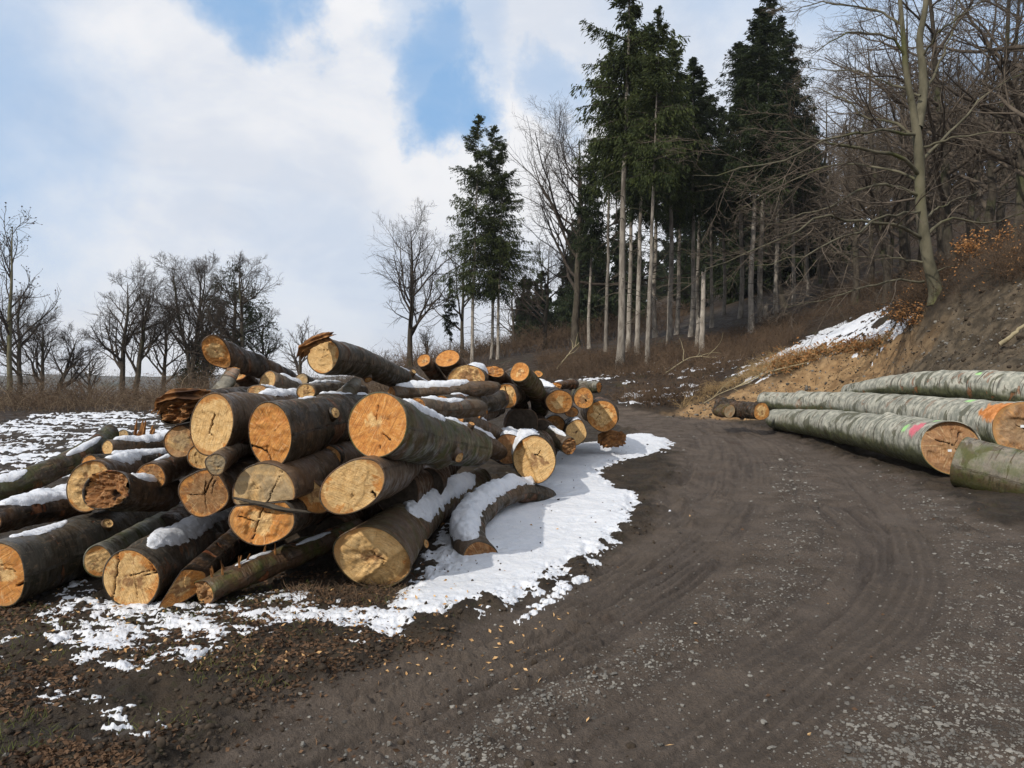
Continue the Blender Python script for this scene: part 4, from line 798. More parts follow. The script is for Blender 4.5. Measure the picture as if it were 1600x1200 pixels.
def bare_tree(seed, H=16, lean=(0, 0), r=.22, fork=.35, limbs=13, spread=.62, up=.08, fine=1.0, limb_ang=48, wob=.11, rmin=.008, first=.22, multi=1, trunk=None, flat=0.0, levels=4, droop=0.0, tr_w=.022):
    rg = np.random.default_rng(seed); tr = []
    for q in range(multi):
        if trunk is not None: P = catmull(trunk, 16)
        else:
            k = 9; z = np.linspace(0, H, k); lx, ly = lean if multi == 1 else (math.cos(q * 2.4 + seed) * .16, math.sin(q * 2.4 + seed) * .16)
            w = np.cumsum(rg.normal(0, H * tr_w * .35, (k, 2)), 0); w[0] = 0
            P = catmull(np.c_[z * lx + w[:, 0], z * ly + w[:, 1], z], 16)
        Rt = r * (1 - np.linspace(0, 1, 16)) ** .8 * (1 if multi == 1 else .75) + rmin * 1.5; Rt[0] *= 1.45; Rt[1] *= 1.1
        tr.append((P, Rt))
    TP = np.stack([a for a, b in tr]); TR = np.stack([b for a, b in tr])
    L1 = sprout(rg, TP, TR, limbs, first, .97, limb_ang, 11, spread * .72, .3, 9, up, wob, .62, rmin * 2, .62, tip=.25, flat=flat)
    L2 = sprout(rg, *L1, int(8 * fine), .18, .98, 44, 13, .60, .35, 7, up * .9 - droop, wob * 1.1, .6, rmin * 1.3, .55, tip=.35, flat=flat)
    L3 = sprout(rg, *L2, int(6 * fine), .15, 1.0, 42, 14, .58, .35, 5, up * .7 - droop, wob * 1.2, .6, rmin, .5, lmin=.3, flat=flat)
    sets = [(L1[0], L1[1], 6), (L2[0], L2[1], 4), (L3[0], L3[1], 3)]; tips = L3
    if levels > 3:
        L4 = sprout(rg, *L3, int(4 * fine), .15, 1.0, 40, 14, .60, .35, 4, up * .5 - droop, wob * 1.2, .75, rmin * .8, .4, lmin=.22, flat=flat); sets.append((L4[0], L4[1], 3)); tips = L4
    return (TP, TR, 10), sets, tips
def quads(rg, C, D, ln, wd, jit=.5):
    """small leaf faces: centres C, long directions D"""
    n = len(C); D = nrm(D + rg.normal(0, jit * .4, (n, 3))); S = nrm(np.cross(D, rg.normal(size=(n, 3)))); l = (ln * rg.uniform(.6, 1.3, n))[:, None]; w = (wd * rg.uniform(.6, 1.3, n))[:, None]
    bend = nrm(np.cross(D, S)) * l * rg.uniform(-.18, .18, n)[:, None]
    V = np.stack([C - D * l * .5, C + S * w * .5 + bend, C + D * l * .5, C - S * w * .5 + bend], 1).reshape(-1, 3)
    return V, np.arange(n * 4).reshape(-1, 4)
def tree_object(name, label, cat, loc, trunk, sets, bark, twig, group=None, extra=None):
    root = empty(name, tuple(loc), label, cat, group); L = np.array(loc)
    V, F = tubes([trunk]); o = mk('trunk', V, [F], M[bark], None); o.parent = root
    V, F = tubes(sets); o = mk('crown', V, [F], M[twig], None); o.parent = root
    for nm, V, F, m in extra or (): o = mk(nm, V, [F], M[m], None, smooth=False); o.parent = root; o['kind'] = 'stuff'
    return root
def spruce_mesh(seed, H=24, base=.42, rad=2.7, nb=190, per=62, r=.23, dense=1.0, peak=1.0, leaf=(.36, .085), dead=44):
    rg = np.random.default_rng(seed); k = 14
    w = np.cumsum(rg.normal(0, .035, (k, 2)), 0); w[0] = 0; TP = np.c_[w, np.linspace(-.4, H, k)][None]
    TR = (r * (1 - np.linspace(0, 1, k) ** 1.15 * .96))[None]; TR[:, 0] *= 1.5
    # live branches
    t = np.sort(rg.uniform(0, 1, nb) ** .9); z = H * (base + (1 - base) * t) * .995
    ln = rad * peak * (1 - t) ** .6 * rg.uniform(.35, 1.25, nb) * np.clip(.5 + 2.0 * t, 0, 1) + .22
    gap = fbm2(t * 14, t * 0 + seed, 2, seed); ln *= np.clip(.1 + gap * 1.8, .35, 1.3)
    az = rg.uniform(0, 2 * np.pi, nb); el = np.radians(22 * t - 16 * (1 - t) + rg.normal(0, 6, nb))
    K = 6; P = np.empty((nb, K, 3)); cx = np.interp(z, TP[0, :, 2], TP[0, :, 0]); cy = np.interp(z, TP[0, :, 2], TP[0, :, 1]); P[:, 0] = np.c_[cx, cy, z]
    for j in range(1, K):
        e = el - np.radians(14) * j / K * (1 - t) + np.radians(20) * max(0, j - 3) / K
        P[:, j] = P[:, j - 1] + np.c_[np.cos(az) * np.cos(e), np.sin(az) * np.cos(e), np.sin(e)] * (ln / (K - 1))[:, None]
    Rb = np.repeat((.012 + ln * .011)[:, None], K, 1) * np.linspace(1, .3, K)
    # dead sticks on the bare bole
    zd = rg.uniform(.10, base + .12, dead) * H; ad = rg.uniform(0, 6.28, dead); ld = rg.uniform(.3, 1.7, dead)
    Pd = np.stack([np.c_[np.cos(ad) * q * ld, np.sin(ad) * q * ld, zd + ld * (.12 * q - .42 * q * q)] for q in (0, .35, .7, 1)], 1)
    Rd = np.repeat(np.linspace(.028, .012, 4)[None], dead, 0)
    # needle sprays: hang from side twigs along every branch
    n = int(nb * per * dense); b = rg.integers(0, nb, n * 2); b = b[rg.uniform(size=n * 2) < (ln / ln.max())[b] ** .8 + .08][:n]; n = len(b)
    s = rg.uniform(.12, 1.03, n); q = np.clip(s, 0, .999) * (K - 1); i = q.astype(int); f = (q - i)[:, None]
    C = P[b, i] * (1 - f) + P[b, i + 1] * f; Dv = nrm(P[b, i + 1] - P[b, i]); Sv = nrm(np.cross(Dv, [0, 0, 1.0]))
    so = rg.normal(0, 1, n) * ln[b] * .17 * (1.15 - s); hang = rg.exponential(.20, n) * np.clip(1.1 - t[b] * .7, .2, 1) * np.clip(ln[b], .3, 1.6)
    C = C + Sv * so[:, None] - np.array([0, 0, 1.0]) * (hang + np.abs(so) * .18)[:, None] + rg.normal(0, .05, (n, 3))
    D = Dv * .55 + Sv * np.sign(so)[:, None] * .55 - np.array([0, 0, 1.0]) * (rg.uniform(.4, 1.6, n) * np.clip(1.1 - t[b] * .8, .2, 1))[:, None]
    V, F = quads(rg, C, D, leaf[0], leaf[1])
    # leader
    m = 60; Cz = H * (1 - rg.uniform(0, .045, m)); C2 = np.c_[rg.normal(0, .10, m) * (1 + (H - Cz)), rg.normal(0, .10, m) * (1 + (H - Cz)), Cz]
    V2, F2 = quads(rg, C2, np.c_[rg.normal(0, .5, (m, 2)), np.ones(m)], leaf[0] * .8, leaf[1])
    V, F = np.concatenate([V, V2]), np.concatenate([F, F2 + len(V)])
    return (TP, TR, 9), [(P, Rb, 4), (Pd, Rd, 3)], V, F
def spruce_root(seed, label, group, needles='spruce_needles', bark='spruce_bark', name='spruce_tree', cat='spruce tree', **kw):
    tr, br, V, F = spruce_mesh(seed, **kw); root = empty(name, (0, 0, -500), label, cat, group)
    v, f = tubes([tr]); o = mk('trunk', v, [f], M[bark]); o.parent = root
    v, f = tubes(br); nb_ = len(F); o = mk('crown', np.concatenate([V, v]), [F, f + len(V)], M[needles], smooth=False); o.parent = root
    o.data.materials.append(M['dark_bark']); o.data.polygons.foreach_set('material_index', np.r_[np.zeros(nb_, np.int32), np.ones(len(f), np.int32)])
    root['H'] = float(kw.get('H', 24)); return root
def gz(x, y): return float(H_(x, y)[0])
def place(proto, px, py, D, top, label=None, lean=0.0, rz=None, wide=1.0, used={}):
    """stand a tree with its foot in the given direction and distance; top gives its height"""
    x = (px - 800) / FPX * D; h = (py - top) / FPX * D; s = h / proto['H']
    loc = (x, D, min(gz(x, D), CAMZ - (py - 600) / FPX * D + .3) - .08); rz = rng.uniform(0, 6.28) if rz is None else rz
    if proto.name not in used:
        used[proto.name] = 1; r = proto; r.location = loc; r.scale = (s * wide, s * wide, s); r.rotation_euler = (0, R_(lean), rz)
        if label: r['label'] = label
    else: r = dup(proto, loc, s * wide, rz, label, (0, R_(lean)), s)
    # lean is about the view axis whatever the turn of the tree
    r.rotation_euler = (Vector((0, 0, 1)).rotation_difference(Vector((math.sin(R_(lean)), 0, math.cos(R_(lean))))).to_matrix() @ __import__('mathutils').Matrix.Rotation(rz, 3, 'Z')).to_euler()
    return r

def build_conifers():
    G = 'tall spruces at the edge of the wood'
    A = spruce_root(101, 'x', G, H=25, base=.46, rad=2.75, nb=170, per=80, r=.215)
    B = spruce_root(102, 'x', G, H=25, base=.50, rad=2.8, nb=150, per=80, r=.17)
    Cc = spruce_root(103, 'x', G, needles='dark_needles', H=25, base=.44, rad=3.0, nb=170, per=100, r=.20)
    Dd = spruce_root(104, 'x', G, needles='dark_needles', H=25, base=.48, rad=2.9, nb=150, per=100, r=.18)
    E = spruce_root(105, 'x', G, H=25, base=.30, rad=3.5, nb=150, per=100, r=.18, dense=1.0)
    place(A, 968, 579, 40, -130, 'thickest pale-barked spruce trunk, foremost at the foot of the dark spruce clump', 1.6)
    place(B, 1012, 573, 38, 10, 'slender pale spruce just right of the thickest foremost spruce trunk', 2.0)
    place(B, 947, 550, 48, 60, 'straight pale spruce standing left of the thickest foremost spruce', 1.0, wide=.95)
    place(Cc, 921, 546, 52, 215, 'dark narrow-stemmed spruce at the left end of the main clump', 1.2, wide=1.1)
    place(A, 982, 550, 47, 40, 'spruce half hidden right behind the thickest foremost trunk', 1.0, wide=.9)
    place(Cc, 996, 546, 45, 25, 'spruce with a curved root foot between the two foremost pale trunks', 2.2)
    for px, py, D, top, pr, lean, lb in (
        (1024, 530, 57, 95, Cc, 1, 'dark spruce seen behind the slender pale spruce'), (1046, 541, 48, 60, A, .8, 'pale-stemmed spruce in the middle of the clump with flared roots'),
        (1057, 528, 57, 120, Cc, .6, 'thin dark spruce close behind the pale-stemmed middle one'), (1079, 532, 52, 95, Cc, .5, 'spruce just left of the two broken snags'),
        (1112, 515, 58, 150, Dd, 0, 'spruce right of the broken snags, in the gap between the two high crowns'), (1130, 506, 66, 170, Cc, 0, 'dim spruce farther back in the gap between the high crowns'),
        (1156, 510, 60, 70, Cc, .3, 'dark spruce left of the pale trunk at the right end of the clump'), (1175, 524, 46, 15, Cc, 1.2, 'pale-trunked spruce at the right end of the clump, crown peaking at the picture top'),
        (1189, 504, 52, -8, Cc, .8, 'brown-trunked spruce close to the pale trunk at the right end of the clump'), (1212, 500, 57, 30, Dd, .3, 'dark spruce behind the right end of the clump'),
        (1240, 492, 60, 95, Dd, 0, 'sparse spruce on the right flank of the high right crown'), (1262, 482, 64, 175, Dd, 0, 'rightmost ragged dark spruce beside the bare beeches'), (1092, 520, 66, 120, Cc, 0, 'dark spruce behind the broken snags')):
        place(pr, px, py, D, top, lb, lean, wide=1.12)
    G2 = 'spruces standing apart left of the clump'
    E['group'] = G2
    place(E, 738, 569, 55, 178, 'pale-stemmed spruce, leftmost of the three standing apart by the log pile', 1.4)
    place(E, 768, 563, 57, 196, 'middle spruce of the three standing apart, stem close to its right neighbour', .8)
    place(E, 778, 562, 56, 222, 'rightmost spruce of the three standing apart', 1.2, wide=1.1)
    S = spruce_root(106, 'small slim spruce behind the log pile, left of the three tall ones', None, needles='dark_needles', H=9, base=.25, rad=.75, nb=70, per=32, r=.06, leaf=(.30, .09), dead=4)
    place(S, 705, 566, 66, 436)
    Y = spruce_root(107, 'dark young conifer on the far hillside behind the spruce trunks', 'young conifers on the far hillside', needles='dark_needles', bark='dark_bark', H=11, base=.04, rad=2.3, nb=150, per=60, r=.12, leaf=(.42, .14), dead=2)
    rg = np.random.default_rng(12)
    for k in range(84):
        px = rg.uniform(835, 1290) if k > 8 else rg.uniform(790, 930); D = rg.uniform(78, 140); x = (px - 800) / FPX * D; z = gz(x, D); h = rg.uniform(8, 14.5) * (1 if px > 860 else .65)
        s = h / 11; loc = (x, D, z - .2)
        if k == 0: Y.location = loc; Y.scale = (s, s, s)
        else: dup(Y, loc, s * rg.uniform(.9, 1.2), rg.uniform(0, 6.28), sz=s)
    # broken snags
    for px, py, D, top, r, lb in ((1096, 558, 41, 432, .15, 'tall broken pale snag with a dark jagged top in front of the spruces'), (1088, 545, 44, 500, .13, 'short pale broken stem left of the tall broken snag'), (1195, 501, 50, 478, .20, 'low broken stump at the right end of the spruce clump')):
        x = (px - 800) / FPX * D; h = (py - top) / FPX * D; z = gz(x, D); k = 10; P = np.c_[np.linspace(0, .12, k), np.zeros(k), np.linspace(-.2, h, k)][None]; Rr = (r * np.linspace(1.15, .75, k))[None]
        root = empty('broken_snag', (x, D, z), lb, 'tree stump', 'broken snags among the spruces'); v, f = tubes([(P, Rr, 9)]); n = fbm3(v * 3, 3, 4)[:, None] - .5; v = v + n * .12
        top_ = v[:, 2] > h - .2; v[top_, 2] += rg.uniform(-.1, .5, top_.sum()); o = mk('trunk', v, [f], M['spruce_bark']); o.parent = root
        rgk = np.random.default_rng(int(px)); z4 = rgk.uniform(.2, .95, 7) * h; a4 = rgk.uniform(0, 6.28, 7); l4 = rgk.uniform(.2, .6, 7)
        v, f = tubes([(np.stack([np.c_[np.cos(a4) * l4 * q, np.sin(a4) * l4 * q, z4 + .1 * q] for q in (0, .5, 1)], 1), np.repeat([[.02, .015, .01]], 7, 0), 4)]); o = mk('dead_branches', v, [f], M['dark_bark']); o.parent = root

def build_bare():
    # far left group
    def at_g(px, D): x = (px - 800) / FPX * D; return (x, D, gz(x, D) - .15)
    def ht(py, top, D): return (py - top) / FPX * D
    G = 'bare trees along the left skyline'
    rg = np.random.default_rng(5)
    tr, st, tips = bare_tree(11, H=ht(612, 335, 44), r=.15, limbs=16, spread=.50, up=.16, limb_ang=42, first=.16, rmin=.012, fine=.8, levels=3, tr_w=.02)
    C = tips[0][:, -1]; C = C[(rg.uniform(size=len(C)) < .75) & (C[:, 2] > 3)]; v, f = quads(rg, C, rg.normal(size=(len(C), 3)), .13, .10)
    tree_object('alder_tree', 'slender alder with dark cones on its twigs at the left picture edge', 'bare tree', at_g(12, 44), tr, st, 'alder_bark', 'twig', G, [('cones', v, f, 'dark_bark')])
    specs = ((28, 608, 440, 50, 12, dict(limbs=13, spread=.7), 'dark bare tree close right of the slender alder'), (62, 608, 470, 56, 13, dict(limbs=13, spread=.75), 'leaning bare tree second right of the slender alder'), (82, 608, 500, 52, 18, dict(limbs=12, spread=.9, lean=(.3, 0)), 'low bare tree with long branches reaching right, right of the alder'),
             (-60, 610, 380, 52, 19, dict(limbs=14, spread=.6), 'bare tree crown leaning in from beyond the left edge'),
             (196, 613, 425, 50, 14, dict(limbs=15, spread=.74, tr_w=.025), 'straight bare oak standing alone, left of the leaning forked one'), (212, 611, 436, 49, 15, dict(limbs=13, spread=.68, lean=(.12, 0)), 'bare oak leaning right beside the straight lone oak'),
             (300, 606, 402, 50, 16, dict(limbs=15, spread=.6, multi=2, limb_ang=36), 'many-stemmed bare tree left of the dark pine'), (322, 606, 412, 51, 17, dict(limbs=13, spread=.62, limb_ang=38), 'bare tree with steep limbs just in front of the dark pine'), (378, 600, 398, 49, 20, dict(limbs=14, spread=.62), 'bare tree standing before the middle of the dark pine'),
             (412, 596, 482, 60, 21, dict(limbs=12, spread=.8), 'low bare tree right of the dark pine'), (470, 592, 496, 70, 22, dict(limbs=13, spread=.8), 'small round bare tree in the gap right of the pine'), (255, 606, 470, 58, 31, dict(limbs=13, spread=.75), 'twiggy bare tree between the lone oaks and the pine'),
             (140, 606, 520, 66, 32, dict(limbs=12, spread=.8), 'faint low bare tree between the alder group and the lone oaks'),
             (640, 566, 352, 62, 23, dict(limbs=17, spread=.78, limb_ang=50, r=.24, up=.075, first=.2), 'broad spreading bare oak behind the log pile, a long low limb to the left'), (722, 566, 372, 72, 24, dict(limbs=14, spread=.7), 'pale bare tree behind the small slim spruce'),
             (852, 545, 392, 64, 25, dict(limbs=14, spread=.9, r=.2, limb_ang=55, up=.06), 'smaller bare oak between the three spruces and the great bare oak'), (900, 550, 222, 58, 26, dict(limbs=19, spread=.85, limb_ang=52, r=.30, up=.07, first=.25), 'great bare oak rising left of the spruce clump'),
             (800, 556, 455, 85, 27, dict(limbs=12, spread=.8), 'distant bare tree right behind the three spruces'), (600, 576, 530, 110, 28, dict(limbs=12, spread=.8), 'tiny distant bare tree left below the spreading oak'), (668, 572, 520, 100, 29, dict(limbs=12, spread=.8), 'tiny distant bare tree right below the spreading oak'))
    for px, py, top, D, seed, kw, lb in specs:
        kw = dict(kw); kw.setdefault('r', .19)
        big = D > 65
        tr, st, tips = bare_tree(seed, H=ht(py, top, D), rmin=.0085 if not big else .013, fine=1.0 if not big else .85, levels=4 if not big else 3, wob=.12, **kw)
        nm = 'oak_tree' if 'oak' in lb else 'bare_tree'
        loc = at_g(px, D); z = CAMZ - (py - 600) / FPX * D
        tree_object(nm, lb, 'bare tree', (loc[0], loc[1], min(loc[2], z + .2)), tr, st, 'dark_bark', 'twig', G if px < 560 else None)
    # pine: limbs with needle tufts
    for px, py, top, D, seed, lb in ((372, 604, 432, 56, 41, 'dark broad-crowned pine among the bare trees on the left skyline'), (318, 606, 520, 60, 42, 'low dark pine boughs to the left of the broad pine')):
        tr, st, tips = bare_tree(seed, H=ht(py, top, D), r=.24, limbs=20, spread=.62, up=.03, limb_ang=72, fine=.8, levels=3, first=.2, wob=.12, rmin=.02)
        P = tips[0]; n = 12; C = P[:, -1][:, None] + rg.normal(0, .18, (len(P), n, 3)); D_ = nrm(P[:, -1] - P[:, 0])[:, None] + rg.normal(0, .7, (len(P), n, 3))
        keep = C.reshape(-1, 3)[:, 2] > .8
        v, f = quads(rg, C.reshape(-1, 3)[keep], D_.reshape(-1, 3)[keep], .30, .07)
        tree_object('pine_tree', lb, 'pine tree', at_g(px, D), tr, st, 'dark_bark', 'twig', None, [('needles', v, f, 'pine_needles')])
    # hillside beeches
    G = 'bare beeches on the dark hillside'
    P_ = []
    for k, (lean, kw) in enumerate((((.05, 0), dict(limbs=14, spread=.55, limb_ang=56)), ((-.06, .02), dict(limbs=14, spread=.6, limb_ang=58)), ((.02, 0), dict(limbs=16, spread=.5, limb_ang=50)), ((-.1, 0), dict(limbs=14, spread=.62, limb_ang=60)))):
        tr, st, tips = bare_tree(60 + k, H=18, lean=lean, r=.24, up=.05, rmin=.010, first=.16, wob=.13, flat=.25, fine=.9, **kw)
        q = tree_object('beech_tree', 'bare brown-twigged beech among many alike on the dark hillside', 'bare tree', (0, 0, -500), tr, st, 'dark_bark', 'beech_twig', G); q['H'] = 18.0; P_.append(q)
    spots = [(1335, 462, 46), (1385, 455, 42), (1412, 452, 50), (1500, 432, 33), (1518, 425, 40), (1545, 405, 36), (1583, 392, 31), (1610, 380, 27), (1650, 380, 30), (1570, 400, 45), (1475, 440, 44), (1440, 445, 55), (1360, 458, 58), (1310, 465, 62), (1285, 470, 70), (1700, 360, 26)]
    n = 0
    for px, py, D in spots:
        x = (px - 800) / FPX * D; q = P_[n % 4]; s = rg.uniform(.78, 1.05); loc = (x, D, gz(x, D) - .2)
        if n < 4: q.location = loc; q.scale = (s, s, s)
        else: dup(q, loc, s, rg.uniform(0, 6.28))
        n += 1
    for _ in range(900):
        if n >= 120: break
        x, y = rg.uniform(14, 120), rg.uniform(50, 128); px = 800 + x / y * FPX
        if px < 1215 or px > 1760: continue
        dup(P_[n % 4], (x, y, gz(x, y) - .2), rg.uniform(.6, .95), rg.uniform(0, 6.28)); n += 1

def build_big_beech():
    rg = np.random.default_rng(33); D = 22.0
    def w(px, py, d=0.0): return at(px, py, D + d)
    base = gp(1462, 458); root_z = gz((1462 - 800) / FPX * D, D)
    trunk = [w(1466, 475), w(1460, 445), w(1449, 400), w(1439, 330), w(1437, 260), w(1432, 205), w(1427, 175), w(1416, 110), w(1410, 40), w(1400, -60), w(1390, -160)]
    loc = np.array([w(1462, 458)[0], D, root_z])
    root = empty('beech_tree', tuple(loc), 'big mossy forked beech standing on top of the cut bank at the right', 'bare tree')
    TP = catmull(trunk, 40); r = np.interp(np.linspace(0, 1, 40), [0, .06, .16, .5, .62, 1], [.32, .21, .17, .13, .095, .035])
    n_ = 40
    st2 = catmull([w(1434, 200), w(1442, 150, .3), w(1441, 100, .4), w(1437, 60, .5), w(1446, 10, .5), w(1452, -70, .6), w(1450, -150, .6)], n_); r2 = np.linspace(.145, .05, n_)
    V, F = tubes([(TP[None], r[None], 14), (st2[None], r2[None], 10)]); v2 = V + (fbm3(V * 1.7, 3, 5)[:, None] - .5) * .06
    mk('trunk', v2, [F], M['mossy_beech_bark'], root)
    limbs = [([(1437, 275, 0), (1402, 246, -.5), (1335, 232, -1.2), (1278, 220, -1.8), (1240, 195, -2.2), (1222, 178, -2.4)], .085), ([(1433, 240, 0), (1415, 200, .3), (1350, 180, .8), (1310, 150, 1.2), (1268, 136, 1.5)], .07),
             ([(1417, 95, 0), (1395, 62, -.2), (1330, 52, -.6), (1268, 84, -1)], .06), ([(1440, 372, 0), (1402, 352, -.6), (1340, 345, -1.4), (1280, 340, -2.1), (1190, 390, -3), (1102, 420, -3.6)], .075),
             ([(1438, 306, 0), (1392, 290, -.4), (1350, 296, -.9), (1280, 328, -1.6), (1200, 352, -2.2)], .07), ([(1450, 366, 0), (1478, 344, .2), (1550, 345, .4), (1640, 318, .5)], .065), ([(1444, 340, 0), (1474, 320, .8), (1530, 298, 1.6)], .05),
             ([(1441, 410, 0), (1390, 402, .3), (1332, 400, .6), (1297, 388, .8)], .045), ([(1444, 440, 0), (1402, 437, -.5), (1342, 452, -1.2), (1290, 466, -1.8), (1228, 481, -2.4)], .05), ([(1441, 250, 0), (1500, 190, .6), (1552, 140, 1), (1640, 95, 1.3)], .06),
             ([(1431, 210, 0), (1370, 205, -1.4), (1300, 216, -2.4), (1200, 258, -3.4), (1082, 274, -4.4)], .06), ([(1445, 145, .4), (1472, 92, .8), (1492, 30, 1), (1500, -60, 1.2)], .06), ([(1410, 40, 0), (1360, 15, .5), (1290, 5, 1), (1230, 20, 1.4)], .05),
             ([(1440, 285, 0), (1380, 262, .8), (1300, 258, 1.6), (1220, 290, 2.4), (1150, 330, 3)], .055), ([(1438, 150, 0), (1390, 130, .6), (1330, 112, 1.2), (1250, 105, 1.6)], .05), ([(1440, 90, .4), (1480, 40, -.4), (1540, 0, -.8)], .05),
             ([(1443, 230, 0), (1490, 215, -1), (1560, 205, -1.8), (1640, 215, -2.4)], .05), ([(1440, 330, 0), (1395, 335, -1.2), (1330, 365, -2.6), (1260, 395, -3.8), (1180, 415, -4.8)], .05), ([(1450, 430, 0), (1490, 412, .4), (1510, 440, .8), (1500, 470, 1)], .03)]
    Ps, Rs = [], []
    for pts, rr in limbs:
        Ps.append(catmull([w(*p) for p in pts], 14)); Rs.append(np.linspace(rr * .8, .010, 14))
    P, Rr = np.stack(Ps), np.stack(Rs); P[:, 1:-1] += rg.normal(0, .035, P[:, 1:-1].shape)
    V, F = tubes([(P, Rr, 7)]); mk('limbs', V, [F], M['mossy_beech_bark'], root)
    L2 = sprout(rg, P, Rr, 11, .18, 1.0, 34, 12, .36, .4, 8, -.012, .11, .6, .009, .5, flat=.55)
    L3 = sprout(rg, *L2, 6, .15, 1.0, 36, 13, .46, .4, 6, -.01, .12, .6, .0065, .5, lmin=.25, flat=.5)
    L4 = sprout(rg, *L3, 4, .2, 1.0, 36, 13, .5, .4, 4, .0, .12, .7, .005, .4, lmin=.18, flat=.4)
    V, F = tubes([(L2[0], L2[1], 4), (L3[0], L3[1], 3), (L4[0], L4[1], 3)]); mk('crown', V, [F], M['beech_twig'], root)
# ---------------------------------------------------------------- small uncountable things
def inpoly_pts(rg, P, n):
    lo, hi = P.min(0), P.max(0); out = []
    k = 0
    while k < n:
        q = rg.uniform(lo, hi, (n * 2, 2)); q = q[sdist(q[:, 0], q[:, 1], P) > 0]; out.append(q); k += len(q)
    return np.concatenate(out)[:n]
def view_pts(rg, n, px0, px1, py0, py1):
    """random ground points spread evenly over a stretch of the view so that near ground gets as many as far ground"""
    y = CAMZ / ((rg.uniform(py0, py1, n) - 600) / FPX); x = (rg.uniform(px0, px1, n) - 800) / FPX * y; return np.c_[x, y]
def blobs(rg, C, size, flat=.6):
    """irregular stones: 12-corner lumps"""
    g = (1 + 5 ** .5) / 2; ico = np.array([(-1, g, 0), (1, g, 0), (-1, -g, 0), (1, -g, 0), (0, -1, g), (0, 1, g), (0, -1, -g), (0, 1, -g), (g, 0, -1), (g, 0, 1), (-g, 0, -1), (-g, 0, 1)]) / 1.9
    f = np.array([(0, 11, 5), (0, 5, 1), (0, 1, 7), (0, 7, 10), (0, 10, 11), (1, 5, 9), (5, 11, 4), (11, 10, 2), (10, 7, 6), (7, 1, 8), (3, 9, 4), (3, 4, 2), (3, 2, 6), (3, 6, 8), (3, 8, 9), (4, 9, 5), (2, 4, 11), (6, 2, 10), (8, 6, 7), (9, 8, 1)])
    n = len(C); V = ico[None] * rg.uniform(.65, 1.2, (n, 12, 1)); sc = np.c_[rg.uniform(.7, 1.3, n), rg.uniform(.5, 1.0, n), rg.uniform(.3, .8, n) * flat / .6][:, None]; V = V * sc
    a = rg.uniform(0, 6.28, n); ca, sa = np.cos(a)[:, None], np.sin(a)[:, None]; V = np.stack([V[..., 0] * ca - V[..., 1] * sa, V[..., 0] * sa + V[..., 1] * ca, V[..., 2]], -1)
    V = V * np.asarray(size)[:, None, None] + C[:, None]; return V.reshape(-1, 3), (f[None] + (np.arange(n) * 12)[:, None, None]).reshape(-1, 3)
def stems(rg, xy, h, r, k=5, lean=.6, droop=.5, lift=0.0):
    n = len(xy); z = H_(xy[:, 0], xy[:, 1]) + lift; P = np.empty((n, k, 3)); P[:, 0] = np.c_[xy, z - .05]; hh = h * rg.uniform(.45, 1.25, n); az = rg.uniform(0, 6.28, n); el = np.clip(rg.normal(1.1, lean * .5, n), .25, 1.55)
    for j in range(1, k):
        e = el - droop * 1.7 * (j / k) ** 1.5 * rg.uniform(.4, 1.4, n); az = az + rg.normal(0, .25, n)
        P[:, j] = P[:, j - 1] + np.c_[np.cos(az) * np.cos(e), np.sin(az) * np.cos(e), np.sin(e)] * (hh / (k - 1) * 1.25)[:, None]
    return P, np.repeat((r * rg.uniform(.6, 1.3, n))[:, None], k, 1) * np.linspace(1, .4, k)
